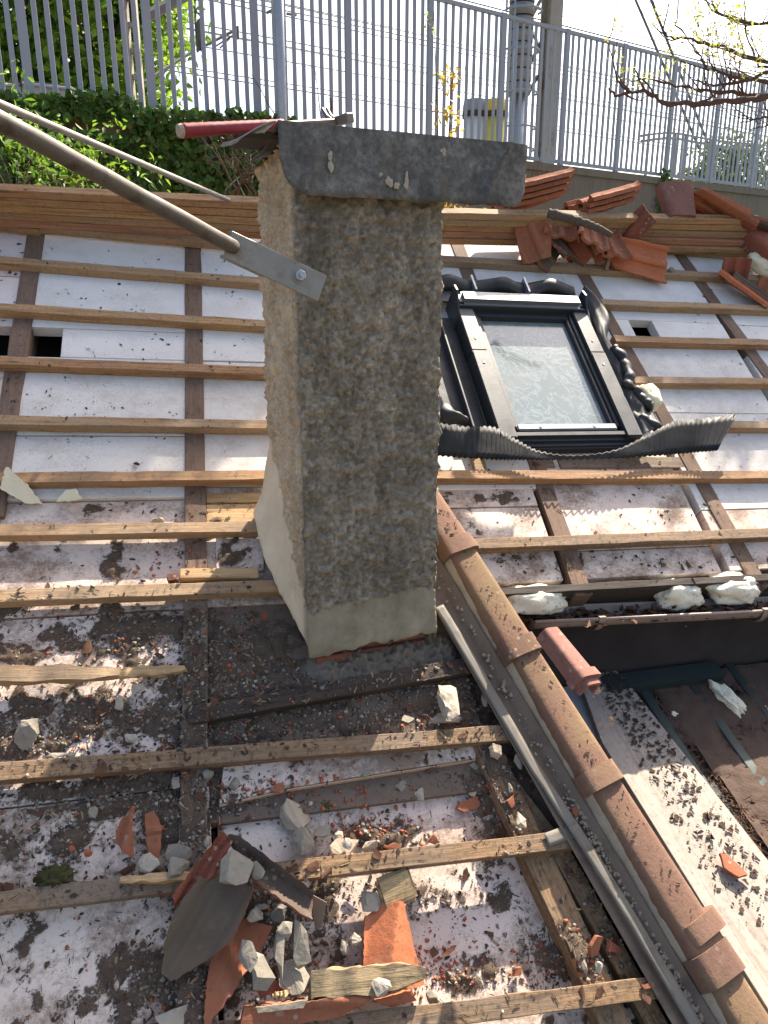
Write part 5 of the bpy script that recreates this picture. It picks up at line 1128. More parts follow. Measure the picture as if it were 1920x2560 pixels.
shard('tile_shard', 'right ribbed arm of the dark tile in the foreground heap, dusted with mortar', [(568, 2092), (600, 2102), (784, 2235), (778, 2303), (750, 2290), (626, 2200)], .055, 'clay_grime', ridges(D(52), [(.045, .022, .034), (-.04, .022, .024)]), .02, .005, (D(-4), D(4)), seed=3)
shard('tile_shard', 'orange underside of a tile with nib, below the dark foreground tile', [(560, 2300), (603, 2292), (681, 2316), (648, 2390), (603, 2452), (532, 2568), (507, 2568), (520, 2420)], .0, 'clay_orange', ridges(D(25), [(.01, .016, .022)]), .016, .006, (D(-3), D(-6)), seed=4)
shard('roof_tile', 'clean orange angled tile at the right of the foreground heap', [(920, 2290), (962, 2256), (1011, 2253), (1076, 2461), (1031, 2472), (915, 2425)], -.02, 'clay_new', (lambda x, y: -.045 + .05 * max(0, 1 - abs(x * math.cos(D(-18)) + y * math.sin(D(-18)) - .0) / .075)), .018, .004, (D(2), D(2)), 'roof tile', seed=5)
t5 = shard('tile_shard', 'broken orange tile with greenish face at the bottom of the heap', [(598, 2568), (612, 2524), (660, 2506), (830, 2490), (911, 2479), (933, 2499), (862, 2540), (780, 2556)], .03, 'clay_orange', ridges(D(80), [(.02, .02, .015)]), .04, .007, (D(14), 0), seed=6)
wf = shard('weathered_face', 'flat greenish weathered face', [(640, 2518), (770, 2500), (760, 2520), (645, 2532)], .062, 'plaster_tan', None, .004, .002, (D(14), 0), seed=7); del wf['category']; wf.parent = t5; wf.matrix_basis = WORLD[t5.name].inverted() @ WORLD[wf.name]
shard('tile_shard', 'small orange tile foot below the clean orange tile', [(938, 2502), (1030, 2475), (1040, 2500), (975, 2520)], -.01, 'clay_new', None, .03, .006, (D(10), 0), seed=8)
shard('tile_shard', 'reddish tile corner under the plaster slabs of the heap', [(634, 2462), (700, 2450), (760, 2478), (720, 2490), (650, 2486)], .005, 'clay_red', None, .016, .006, seed=9)
shard('sheet_strip', 'bent brown tin strip right of the dark ribbed tile', [(775, 2236), (815, 2252), (806, 2320), (790, 2330)], .02, 'flash_brown', None, .003, .001, (D(25), D(-20)), 'metal strip', seed=10)
shard('tile_shard', 'tall narrow orange tile shard standing in the dirt at left', [(333, 1990), (338, 2040), (330, 2140), (295, 2193), (272, 2196), (290, 2105), (275, 2090), (305, 2055)], .0, 'clay_orange', ridges(D(-20), [(.02, .016, .018), (-.02, .01, .01)]), .018, .005, (D(10), D(-25)), seed=11)
shard('tile_shard', 'short orange shard with a nail hole right of the narrow one', [(362, 2036), (388, 2030), (404, 2070), (400, 2140), (372, 2148), (364, 2080)], -.02, 'clay_orange', ridges(D(90), [(.01, .012, .01)]), .02, .005, (D(6), D(10)), seed=12)
def small(label, pts, n, mat, th=.014, seed=0, name='tile_shard', cat='tile shard', tilt=(0, 0)): return shard(name, label, pts, n, mat, None, th, .004, tilt, cat, None, seed, .012)
small('orange shard lying on the lit white board below the batten', [(1134, 2032), (1150, 2005), (1195, 1990), (1203, 2010), (1180, 2034), (1160, 2028)], -.08, 'clay_orange', seed=20, tilt=(.1, .1))
small('brownish red shard where the white board meets the hip rafter', [(1213, 1962), (1230, 1941), (1244, 1955), (1238, 1985)], -.05, 'clay_red', seed=21, tilt=(.2, 0))
small('orange shard on the jack rafter left of the lead strip', [(1268, 2003), (1284, 1988), (1291, 2010), (1282, 2018)], -.02, 'clay_orange', seed=22, tilt=(.2, .2))
small('orange shard between lead strip and hip tiles', [(1428, 2020), (1444, 2015), (1452, 2035), (1440, 2043)], .01, 'clay_orange', seed=23, tilt=(.1, .2))
small('leaf shaped red tile flake on the plank', [(1793, 2130), (1812, 2148), (1850, 2160), (1863, 2195), (1840, 2200), (1805, 2175)], -.2, 'clay_red', seed=24) if False else None
small('pointed orange shard standing at the end of the jack rafter', [(1474, 2370), (1490, 2340), (1508, 2345), (1500, 2390), (1482, 2395)], -.01, 'clay_orange', seed=25, tilt=(.5, .3))
small('flat red shard right of the pointed one near the hip', [(1520, 2350), (1560, 2375), (1555, 2385), (1520, 2378)], -.02, 'clay_red', seed=26, tilt=(.2, .3))
small('small kite shaped orange shard left of the pointed one', [(1435, 2398), (1450, 2385), (1460, 2410), (1445, 2420)], -.03, 'clay_new', seed=27, tilt=(.4, .3))
small('orange chip at the lower board edge above the last batten', [(1284, 2440), (1290, 2418), (1306, 2420), (1305, 2438)], -.09, 'clay_orange', seed=28, tilt=(.3, .3))
small('narrow orange sliver on the lower white board', [(1108, 2388), (1125, 2370), (1140, 2362), (1138, 2374), (1118, 2392)], -.09, 'clay_orange', seed=29, tilt=(.2, 0))
small('thin orange flake on the last batten beside the lead strip', [(1604, 2462), (1630, 2455), (1640, 2468), (1615, 2474)], .012, 'clay_orange', .008, 30)
small('brick red chip on the edge of the cracked board', [(676, 1978), (690, 1960), (708, 1955), (712, 1972), (690, 1982)], -.035, 'clay_orange', seed=31, tilt=(.2, .1))
small('upright brick fragment in the dirt left of the chimney foot', [(655, 1533), (674, 1528), (678, 1540), (668, 1545), (666, 1562), (656, 1562)], -.01, 'brick', .02, 32, tilt=(.4, 0))
small('red brick offcut at the batten joint by the second rafter', [(418, 1436), (446, 1433), (447, 1448), (420, 1452)], .0, 'brick', .03, 33)
small('orange shard near the lit rubble by the lower batten', [(1068, 2105), (1082, 2086), (1100, 2106), (1090, 2112)], -.04, 'clay_orange', seed=34, tilt=(.3, 0))
small('orange flake on the rubble left of the lower batten end', [(960, 2118), (985, 2106), (1005, 2112), (990, 2124)], -.02, 'clay_orange', seed=35, tilt=(.2, 0))
q = [gon(x, y, .06) for x, y in ((1790, 2128), (1812, 2148), (1850, 2160), (1863, 2195), (1840, 2203), (1805, 2178))]; c = sum(q, Vector((0, 0))) / 6
o = obj('tile_shard', clip_tile([(p.x - c.x, p.y - c.y) for p in q], lambda x, y: .02 - 3 * x * x, .014, .012, .012, .003, 3), 'clay_orange', None, GM @ T((c.x, c.y, .072))); edge2(o.data, 'clay_orange'); tag(o, 'curved red tile fragment lying on the bleached plank', 'tile shard')
# splintered wood
def splinter(label, pts, w, n, mat, name='wood_splinter', seed=0, th=.04):
    P = [on(*p, n) for p in pts]; a = Vector(P[0]); b = Vector(P[1]); d = b - a; L = d.length; k = 44; V = []; F = []
    for i in range(k + 1):
        x = -L / 2 + L * i / k; j = [mnoise.noise((i * .16, seed, q * 3.1)) + .12 * mnoise.noise((i * .5, seed, q * 3.1)) for q in range(6)]; e = 1 - .55 * max(0, (i / k - .7) / .3) ** 1.2
        V += [(x + .02 * j[4], (-w / 2) * e + .008 * j[0], -th / 2 + .008 * j[1]), (x - .02 * j[5], w / 2 * e + .008 * j[1], -th / 2 * e), (x + .01 * j[3], w / 2 * e * .8 + .01 * j[2], th / 2 * e + .01 * j[3]), (x, -w / 2 * e + .008 * j[3], th / 2 * e * .7 + .01 * j[2])]
    for i in range(k):
        for e in range(4): F.append((i * 4 + e, i * 4 + 4 + e, i * 4 + 4 + (e + 1) % 4, i * 4 + (e + 1) % 4))
    F += [(0, 1, 2, 3), (k * 4 + 3, k * 4 + 2, k * 4 + 1, k * 4)]
    me = smooth(MB().add(V, F).mesh(name), 40); c = (a + b) / 2; o = obj(name, me, mat, None, rmat(c.x, c.y, n, math.atan2(d.y, d.x))); return o
tag(splinter('', [(775, 2462), (1062, 2432)], .075, .03, 'wood_splinter', seed=3, th=.05), 'rotten splintered batten end lying across the orange tile', 'wood')
bb = splinter('', [(-200, 1690), (300, 1682)], .058, -.012, 'wood_batten', 'batten', 5, .045); bb.parent = RF; bb.matrix_basis = WORLD['stripped_roof'].inverted() @ WORLD[bb.name]
bb = splinter('', [(290, 1684), (462, 1672)], .035, -.018, 'wood_fresh', 'batten', 6, .025); bb.parent = RF; bb.matrix_basis = WORLD['stripped_roof'].inverted() @ WORLD[bb.name]
tag(splinter('', [(585, 2185), (300, 2200)], .03, .01, 'wood_fresh', seed=9, th=.02), 'pale torn wood splinter along the batten left of the heap', 'wood')
tag(splinter('', [(720, 2480), (680, 2490)], .012, .06, 'wood_fresh', seed=12, th=.01), 'tiny yellow wood sliver below the plaster slabs', 'wood')
me = bevel(MB().box((0, 0, 0), (.115, .10, .06)).mesh('wood_block'), .008, 2); o = obj('wood_block', me, 'wood_splinter', None, rp(990, 2222, -.05, D(12), D(8), D(-8))); tag(o, 'mossy brown wood block above the clean orange tile', 'wood')
# ---------------------------------------------------------------- plaster chunks, one by one
CH = [(587, 2172, 92, 80, .10, 'plaster_grey', 1, 'big flat grey plaster chunk lying on the dark foreground tile'), (732, 2035, 100, 66, -.07, 'plaster_tan', 1, 'tan faced plaster slab on the white board above the heap'), (755, 2106, 66, 62, -.06, 'plaster_grey', 0, 'rounded grey plaster lump just above the lower batten'),
      (804, 2082, 52, 26, -.07, 'plaster_grey', 1, 'flat grey plaster sliver right of the rounded lump'), (856, 2117, 84, 40, -.04, 'plaster_tan', 1, 'yellowish rubble slab resting on the lower batten'), (846, 2088, 26, 22, -.06, 'plaster_pale', 0, 'small pale cube of plaster above the yellowish rubble slab'),
      (868, 2112, 32, 28, -.01, 'plaster_pale', 0, 'pale plaster bit sitting on the yellowish rubble slab'), (928, 2116, 44, 26, -.05, 'plaster_pale', 1, 'pale flat plaster bit right of the yellowish rubble slab'), (370, 2160, 66, 42, -.0, 'plaster_pale', 0, 'angular pale plaster chunk behind the batten left of the heap'),
      (443, 2168, 60, 44, .02, 'plaster_grey', 0, 'egg shaped grey plaster chunk on the batten left of the heap'), (446, 2132, 78, 44, -.02, 'plaster_grey', 1, 'broad grey plaster chunk behind the egg shaped one'), (197, 2196, 34, 26, -.02, 'plaster_pale', 0, 'small pale plaster pebble beside the moss'),
      (642, 2176, 40, 34, .09, 'plaster_grey', 1, 'small grey plaster bit right of the big flat chunk on the tile'), (636, 2288, 48, 32, .03, 'plaster_pale', 0, 'pale plaster chunk in the dark gap of the heap'), (655, 2268, 40, 22, .02, 'plaster_grey', 0, 'dark grey plaster chunk deep in the gap of the heap'),
      (695, 2282, 56, 34, .0, 'mortar_grey', 0, 'dark mortar lump in the gap under the ribbed tile arm'), (712, 2325, 52, 40, .06, 'plaster_grey', 0, 'blocky grey plaster chunk at the top of the slab fan'), (750, 2366, 56, 118, .055, 'plaster_grey', 1, 'tall grey plaster slab, rightmost of the slab fan'),
      (702, 2392, 48, 112, .06, 'plaster_grey', 1, 'narrow grey plaster slab in the middle of the slab fan'), (647, 2426, 84, 74, .05, 'plaster_grey', 1, 'slanting grey plaster slab, left of the slab fan'), (620, 2388, 52, 62, .07, 'plaster_grey', 1, 'squarish grey plaster piece on the orange tile underside'),
      (735, 2450, 84, 72, .025, 'plaster_grey', 1, 'large flat plaster slab beneath the slab fan'), (929, 2250, 60, 56, -.06, 'plaster_pale', 0, 'pointed white plaster chunk above the clean orange tile'), (890, 2343, 46, 40, -.07, 'plaster_pale', 0, 'white plaster chunk left of the clean orange tile, upper'),
      (862, 2370, 34, 36, -.08, 'plaster_pale', 0, 'white plaster chunk left of the clean orange tile, lower'), (948, 2470, 62, 36, .06, 'plaster_pale', 0, 'pale plaster chunk under the rotten batten end'), (455, 2540, 130, 64, -.04, 'plaster_pale', 1, 'large pale plaster slab at the bottom picture edge'),
      (1080, 2492, 40, 32, -.08, 'plaster_grey', 0, 'grey plaster lump beside the foot of the clean orange tile'), (1119, 1752, 74, 96, -.0, 'plaster_pale', 0, 'tall pyramid shaped pale chunk beside the chimney foot'), (1113, 1798, 100, 26, -.05, 'plaster_pale', 1, 'flat whitish slab under the pyramid shaped chunk'),
      (1018, 1797, 40, 20, -.05, 'plaster_grey', 1, 'flat grey chip left of the pyramid shaped chunk'), (1212, 1752, 22, 30, -.01, 'plaster_grey', 0, 'small grey lump between pyramid chunk and lead strip'), (1240, 1878, 40, 34, -.01, 'plaster_tan', 0, 'tan plaster lump by the batten end near the lead strip'),
      (1296, 1901, 24, 34, -.01, 'plaster_grey', 0, 'oval grey lump on the jack rafter under the lead strip'), (1301, 2051, 36, 42, -.01, 'plaster_pale', 0, 'pale bluish plaster chunk lower on the jack rafter'), (1275, 1970, 18, 24, -.02, 'plaster_grey', 0, 'little grey stone on the jack rafter above the pale bluish chunk'),
      (1003, 1967, 34, 32, -.08, 'plaster_grey', 0, 'square grey plaster cube on the lit white board'), (1051, 1988, 32, 34, -.08, 'plaster_pale', 0, 'pale plaster cube right of the square grey cube'), (1190, 1910, 36, 24, -.07, 'plaster_grey', 1, 'grey chip at the upper right corner of the white board'),
      (914, 1934, 28, 16, -.04, 'plaster_grey', 1, 'oval grey chip on the cracked board edge'), (1181, 1980, 30, 18, -.08, 'plaster_tan', 1, 'tan chip above the orange shard on the white board'), (1498, 2418, 26, 28, -.01, 'plaster_pale', 0, 'pale cube on the jack rafter end'),
      (1460, 2415, 24, 30, -.02, 'plaster_grey', 0, 'slim grey chip left of the pale cube'), (344, 1720, 36, 28, -.02, 'plaster_pale', 0, 'round pale pebble below the splintered batten'), (298, 1758, 24, 36, -.03, 'plaster_pale', 0, 'long pale pebble in the dirt below the round one'),
      (69, 1835, 68, 74, -.03, 'plaster_grey', 0, 'large rough grey mortar lump in the dirt at left'), (139, 1889, 48, 14, -.02, 'plaster_pale', 1, 'flat white chip just above the long dirty batten'), (327, 1846, 36, 24, -.03, 'plaster_pale', 0, 'pale pebble pair in the dirt above the long dirty batten'),
      (176, 1888, 26, 14, -.02, 'plaster_pale', 0, 'white pebble right of the flat white chip'), (232, 2030, 26, 30, -.03, 'plaster_grey', 0, 'grey stone left of the narrow orange shard'), (220, 2130, 24, 20, -.02, 'crumbs_red', 0, 'red brick nugget left of the narrow orange shard'),
      (180, 2120, 20, 16, -.03, 'crumbs_red', 0, 'smaller red brick nugget farther left in the dirt'), (518, 2102, 18, 30, -.0, 'plaster_pale', 0, 'pale chip tucked behind the top of the ribbed tile'), (395, 1302, 38, 22, -.01, 'plaster_pale', 0, 'white crumbly lump on the step board by the second rafter'),
      (520, 1935, 34, 26, -.03, 'plaster_grey', 0, 'grey lump below the long dirty batten by the second rafter'), (440, 1955, 26, 34, -.03, 'plaster_grey', 0, 'flat grey stone below the long dirty batten'), (585, 1960, 34, 30, -.03, 'plaster_grey', 0, 'grey lump on the cracked board left of the brick red chip'),
      (170, 1885, 16, 12, -.02, 'plaster_pale', 0, None)]
for k, (x, y, w_, h_, n, mt, fl, lb) in enumerate(CH):
    if lb is None: continue
    u, v = on(x, y, n); dep = (roof(u, v, n) - CAM).dot(FW); sc = dep / FPX; a = w_ * sc / 2; b = h_ * sc / 2 * (1.25 if not fl else 1.35); c = min(a, b) * (.62 if not fl else .28)
    o = obj('plaster_chunk' if 'plaster' in mt else 'brick_nugget' if 'red' in mt else 'mortar_lump', chunk_mesh((a, b, max(c, .006)), k + 3, 16, bool(fl)), mt, None, rmat(u, v, n, 0, random.uniform(-.25, .25), random.uniform(-.25, .25))); tag(o, lb, 'rubble', 'loose rubble on the roof')
# torn pale insulation pieces at left
def flap(label, pts, n, tilt, th=.02): o = shard('foam_flap', label, pts, n, 'foam_yellow', None, th, .006, tilt, 'foam', seed=len(pts)); return o
flap('torn yellowish foam flap standing up at the left picture edge', [(0, 1220), (20, 1178), (45, 1182), (70, 1212), (122, 1250), (60, 1250)], .0, (D(28), D(8)))
flap('small torn foam flap right of the larger one at left', [(140, 1250), (165, 1228), (190, 1225), (203, 1245), (180, 1250)], -.01, (D(25), 0))
o = obj('moss_clump', lump_mesh((.045, .028, .018), 5, .6, 4), 'moss', None, rmat(*on(138, 2192, -.01), -.01)); tag(o, 'green brown moss clump behind the batten at lower left', 'moss')
o = obj('moss_clump', lump_mesh((.016, .02, .012), 7, .5, 3), 'moss', None, rmat(*on(815, 2012, -.08), -.085)); tag(o, 'tiny dark moss tuft on the cracked white board', 'moss')
# ---------------------------------------------------------------- dirt, gravel, leaf litter (uncountable: stuff)
BT_ = np.array(BATTENS)
def inpoly(u, v, poly):
    n = len(poly); r = np.zeros(len(u), bool)
    for i in range(n):
        (x1, y1), (x2, y2) = poly[i], poly[(i + 1) % n]
        c = ((y1 > v) != (y2 > v)) & (u < (x2 - x1) * (v - y1) / (y2 - y1 + 1e-12) + x1); r ^= c
    return r
def surf(u, v, maxtop=9.):
    n = np.full(len(u), -.14)
    for poly, t in PANELS: n = np.where(inpoly(u, v, poly), np.maximum(n, t), n)
    for cx_, cy_, an, hl, hw_, top in BT_:
        if top > maxtop: continue
        du = u - cx_; dv = v - cy_; a = du * math.cos(an) + dv * math.sin(an); b = -du * math.sin(an) + dv * math.cos(an)
        n = np.where((abs(a) < hl) & (abs(b) < hw_), np.maximum(n, top), n)
    return n
nRU, nRV, nRN, nC = (np.array(tuple(q)) for q in (RU, RV, RN, CAM)); nF, nUP = np.array(tuple(FW)), np.array(tuple(UP))
def rworld(u, v, n): return nC + np.outer(u, nRU) + np.outer(v, nRV) + np.outer(n - RH, nRN)
def topx(P): q = P - nC; d = q @ nF; return 960 + FPX * q[:, 0] / d, 1280 - FPX * (q @ nUP) / d
def onv(x, y, n=-.05):
    d = nF + np.outer((x - 960) / FPX, [1, 0, 0]) + np.outer((1280 - y) / FPX, nUP); t = (n - RH) / (d @ nRN); p = d * t[:, None]; return p @ nRU, p @ nRV
BLOB = [(400, 1560, 130, 35, .78), (250, 1610, 110, 30, .68), (590, 1640, 90, 55, 1.3), (300, 1800, 230, 45, .8), (560, 1730, 120, 40, .9), (60, 1850, 110, 40, .7), (250, 1990, 200, 38, .9), (430, 2060, 70, 90, 1.0), (90, 2110, 110, 50, .55),
        (470, 2480, 90, 60, 1.0), (450, 2330, 40, 60, .6), (1190, 1720, 90, 70, .7), (1010, 1760, 110, 45, .7), (740, 1800, 260, 30, .7), (1255, 2010, 45, 120, .8), (1420, 2390, 70, 40, .9), (1050, 2240, 80, 22, .8), (1150, 2440, 90, 25, .6), (960, 2090, 80, 25, .6), (860, 2200, 80, 22, .5),
        (720, 2440, 60, 70, .8), (1300, 1395, 50, 10, .6), (1560, 1400, 90, 12, .55), (1760, 1410, 90, 10, .5), (1278, 1248, 22, 10, .8), (120, 1520, 160, 22, .35), (330, 1420, 90, 14, .4), (560, 1400, 60, 25, .4), (700, 2290, 70, 60, .9), (1330, 1390, 22, 10, .6), (620, 1985, 60, 22, .5), (1480, 2160, 40, 160, .5), (900, 1712, 150, 16, .9), (1090, 1665, 60, 22, .9)]
def maskpx(x, y):
    m_ = np.zeros(len(x))
    for bx, by, sx, sy, a in BLOB: m_ = np.maximum(m_, a * np.exp(-.5 * (((x - bx) / sx) ** 2 + ((y - by) / sy) ** 2)))
    return m_
# soil sheet over the boards
du = .009; gu = np.arange(-1.3, 1.75, du); gvv = np.arange(-.35, 1.95, du); Ug, Vg = np.meshgrid(gu, gvv, indexing='ij'); uu, vv = Ug.ravel(), Vg.ravel()
base = surf(uu, vv, -.03); px_, py_ = topx(rworld(uu, vv, base)); mk = maskpx(px_, py_)
nz = fbm(np.stack([uu * 11, vv * 11], 1), 5, 2, .65); nf = fbm(np.stack([uu * 55, vv * 55], 1), 3, 6, .7)
hgt = (mk * .95 - .44 + (nz - .5) * 2.2); H = np.clip(hgt, 0, 1.2) * .022 + np.clip(hgt * 4, 0, 1) * (nf - .35) * .02
ok = (hgt > -.5); N_ = base + H
idx = np.arange(len(uu)).reshape(Ug.shape); q = np.stack([idx[:-1, :-1], idx[1:, :-1], idx[1:, 1:], idx[:-1, 1:]], -1).reshape(-1, 4)
step = N_[q].max(1) - N_[q].min(1); F = q[(ok[q].sum(1) >= 4) & (step < .03)]; Vw = rworld(uu, vv, N_ + .002)
used = np.unique(F); rm = -np.ones(len(uu), int); rm[used] = np.arange(len(used))
sme = smooth(fast_mesh('soil', Vw[used], rm[F])); at_ = sme.attributes.new('cover', 'FLOAT', 'POINT'); at_.data.foreach_set('value', np.clip(hgt[used] * .62 + .465, 0, 1).astype(np.float32))
o = obj('soil', sme, 'soil_cover'); tag(o, 'dark crumbly soil and rotted leaves spread over the lower boards', 'soil', kind='stuff')
hs = np.full(len(uu), -9.); hs[:] = np.where(hgt > .03, N_, -9)
def ground_n(u, v):
    n = surf(u, v); i = np.clip(((u - gu[0]) / du).astype(int), 0, len(gu) - 1); j = np.clip(((v - gvv[0]) / du).astype(int), 0, len(gvv) - 1)
    return np.maximum(n, hs.reshape(Ug.shape)[i, j])
def sample_blobs(n, sel=None, grow=1.0, seed=0):
    R = np.random.default_rng(seed); B = np.array(BLOB if sel is None else sel); wgt = B[:, 2] * B[:, 3] * B[:, 4]; k = R.choice(len(B), n, p=wgt / wgt.sum())
    return B[k, 0] + R.normal(size=n) * B[k, 2] * grow, B[k, 1] + R.normal(size=n) * B[k, 3] * grow
def sample_roof(n, seed, ymin=480, ymax=2620, pw=1.0):
    R = np.random.default_rng(seed); return R.uniform(-40, 1960, n), ymin + (ymax - ymin) * R.uniform(0, 1, n) ** pw
def clump(x, y, seed, sc=130., thr=.5):
    k = fbm(np.stack([x / sc, y / sc * 1.4], 1), 4, seed, .6) > thr; return x[k], y[k]
def valid(x, y):
    # keep off the chimney, beyond the hip and eave
    hipx = np.interp(y, [1250, 1370, 1620, 1935, 2430, 2600], [1075, 1105, 1235, 1440, 1740, 1850])
    return (x < np.where(y > 1470, hipx - 10, 1990)) & ~((x > 640) & (x < 1125) & (y < 1640)) & ~((y > 1240) & (y <= 1470) & (x < 1170) & (x > 1060)) & ~((x > 1080) & (x < 1690) & (y > 680) & (y < 1150))
def pebbles(name, x, y, smin, smax, mat, label, cat, seed, flat=.6, pw=2.5, sink=.3):
    R = np.random.default_rng(seed); k = valid(x, y); x, y = x[k], y[k]; u, v = onv(x, y); n = ground_n(u, v); k = (n > -.13) & ((n < -.03) | (R.uniform(size=len(n)) < .14)); u, v, n = u[k], v[k], n[k]; c = rworld(u, v, n); m_ = len(u)
    s = smin + (smax - smin) * R.uniform(0, 1, m_) ** pw
    D8 = np.array([(1, 0, 0), (0, 1, 0), (-1, 0, 0), (0, -1, 0), (0, 0, 1), (0, 0, -1.)])[None] * R.uniform(.55, 1.25, (m_, 6, 1)) + R.normal(size=(m_, 6, 3)) * .22; D8[:, :, 2] *= flat
    a = R.uniform(0, 6.28, m_); ca, sa = np.cos(a), np.sin(a); X = D8[:, :, 0] * ca[:, None] - D8[:, :, 1] * sa[:, None]; Y = D8[:, :, 0] * sa[:, None] + D8[:, :, 1] * ca[:, None]; Z = D8[:, :, 2] + flat * (1 - sink)
    V = c[:, None] + s[:, None, None] * (X[..., None] * nRU + Y[..., None] * nRV + Z[..., None] * nRN)
    T8 = np.array([(0, 1, 4), (1, 2, 4), (2, 3, 4), (3, 0, 4), (1, 0, 5), (2, 1, 5), (3, 2, 5), (0, 3, 5)]); F = (np.arange(m_)[:, None, None] * 6 + T8).reshape(-1, 3)
    o = obj(name, fast_mesh(name, V.reshape(-1, 3), F), mat); return tag(o, label, cat, kind='stuff')
def flakes_world(name, c, ax, ay, an, smin, smax, asp, mat, label, cat, seed, curl=.35, pw=2.2):
    R = np.random.default_rng(seed); m_ = len(c); s = smin + (smax - smin) * R.uniform(0, 1, m_) ** pw; w_ = s * R.uniform(asp[0], asp[1], m_); a = R.uniform(0, 6.28, m_)
    A = np.cos(a)[:, None] * ax + np.sin(a)[:, None] * ay; B = -np.sin(a)[:, None] * ax + np.cos(a)[:, None] * ay; L = (R.uniform(0, curl, (m_, 5)) * s[:, None])[..., None] * an; c = c + an * .0015
    th_ = np.array([0, 1.0, 2.1, 3.14, 4.2, 5.3])[None] + R.uniform(-.35, .35, (m_, 6)); rd = R.uniform(.6, 1.15, (m_, 6)) * .5
    X = np.cos(th_) * rd * s[:, None]; Y = np.sin(th_) * rd * w_[:, None]; bend = R.uniform(-curl, curl * 1.6, (m_, 1)) * 2.2; Zc = bend * X * X / s[:, None] + R.uniform(0, curl, (m_, 1)) * np.abs(Y) + R.uniform(0, curl * .3, (m_, 6)) * w_[:, None]; Zc = Zc - Zc.min(1, keepdims=True)
    V = c[:, None] + X[..., None] * A[:, None] + Y[..., None] * B[:, None] + Zc[..., None] * an
    F = np.concatenate([np.arange(m_)[:, None] * 6 + np.array([0, 1, 2, 3]), np.arange(m_)[:, None] * 6 + np.array([0, 3, 4, 5])]); o = obj(name, fast_mesh(name, V.reshape(-1, 3), F), mat); return tag(o, label, cat, kind='stuff') if label else o
def flakes(name, x, y, smin, smax, asp, mat, label, cat, seed, curl=.35, pw=2.2):
    k = valid(x, y); x, y = x[k], y[k]; u, v = onv(x, y); n = ground_n(u, v); k = n > -.13; return flakes_world(name, rworld(u[k], v[k], n[k]), nRU, nRV, nRN, smin, smax, asp, mat, label, cat, seed, curl, pw)
cat2 = lambda *a: (np.concatenate([q[0] for q in a]), np.concatenate([q[1] for q in a]))
LOWB = [b for b in BLOB if b[1] > 1480] + [(900, 1700, 130, 22, 1.0), (1060, 1660, 70, 25, .9)]
pebbles('gravel', *cat2(sample_blobs(8000, LOWB, .95, 1), sample_roof(500, 2, 1550, 2600)), .0012, .011, 'gravel', 'grey mortar crumbs and grit strewn over the lower roof', 'grit', 3, pw=3.2)
pebbles('pale_grit', *cat2(sample_blobs(2300, LOWB, 1.0, 4), sample_roof(250, 5, 1600, 2600)), .001, .0095, 'gravel_light', 'pale plaster crumbs strewn over the lower roof', 'grit', 6, pw=3.5)
pebbles('brick_grit', *cat2(sample_blobs(1500, LOWB, 1.1, 7), sample_blobs(900, [(940, 2060, 90, 35, 1), (1100, 2420, 60, 50, 1), (760, 1960, 90, 20, 1), (1420, 2390, 60, 40, .8), (420, 1390, 60, 25, .8)], 1, 8), sample_roof(300, 9, 1600, 2600)), .001, .010, 'crumbs_red', 'red brick and tile crumbs strewn over the lower roof', 'grit', 10, pw=3.2)
flakes('leaf_litter', *cat2(clump(*sample_roof(5600, 11, 1000, 2600, .8), 31, 110., .52), clump(*sample_roof(2600, 12, 560, 1100), 32, 90., .5), sample_blobs(4600, None, 1.3, 13)), .003, .028, (.25, .7), 'litter', 'dark rotten leaf bits scattered over boards and battens', 'leaf litter', 14, pw=3.6)
flakes('needle_litter', *cat2(clump(*sample_roof(6500, 15, 560, 2600, .75), 33, 120., .5), sample_blobs(4500, None, 1.2, 16)), .005, .035, (.05, .14), 'litter', 'thin dark stalks and needles scattered over the roof', 'leaf litter', 17, .2, 2.6)
flakes('straw_litter', *cat2(sample_blobs(1500, LOWB, 1.0, 18), sample_roof(250, 19, 1150, 2500)), .006, .04, (.08, .3), 'litter_straw', 'pale straw and splinter bits in the dirt', 'leaf litter', 20, .3, 2.2)
flakes('brown_leaves', *cat2(sample_roof(140, 21, 1150, 2500), sample_blobs(260, None, 1.1, 22)), .015, .055, (.4, .8), 'litter_brown', 'curled brown dead leaves scattered over the roof', 'leaf litter', 23, .5, 1.6)
# litter on the hip tiles, plank, green roof, gutter
R = np.random.default_rng(40); s_ = R.uniform(-.1, LT, 420); o_ = R.normal(0, .045, 420); dirt_s = np.concatenate([s_, np.repeat(sc_[1:4], 45) - .09 + R.normal(0, .02, 135)]); o_ = np.concatenate([o_, R.normal(0, .04, 135)]); o_ = np.clip(o_ * .8, -.055, .06)
hx, hy = hdv.x, hdv.y; hu = ha.x + hx * dirt_s - hy * o_; hv = ha.y + hy * dirt_s + hx * o_; hn = .005 + HH * (1 - np.clip(abs(o_) / HW, 0, .97) ** 3) ** .4
flakes_world('hip_litter', rworld(hu, hv, hn), nRU, nRV, nRN, .003, .026, (.15, .6), 'litter', 'dry leaf bits lying on the hip tiles', 'leaf litter', 41, .3, 3.2)
nGX, nGV, nGN, nG0 = (np.array(tuple(q)) for q in (gx, gv, gn, G0))
def gscatter(name, P, n, smin, smax, asp, mat, label, seed, curl=.4, pw=2.0):
    q = np.array([tuple(gon(x, y, n)) for x, y in P]); flakes_world(name, nG0 + np.outer(q[:, 0], nGX) + np.outer(q[:, 1], nGV) + nGN * n, nGX, nGV, nGN, smin, smax, asp, mat, label, 'leaf litter', seed, curl, pw)
t = R.uniform(0, 1, 1500) ** 2.2; cxp = 1500 + t * 420 + R.normal(0, 45, 1500) * (1 + t * .6) + 10; cyp = 1680 + t * 620 + R.normal(0, 30, 1500)
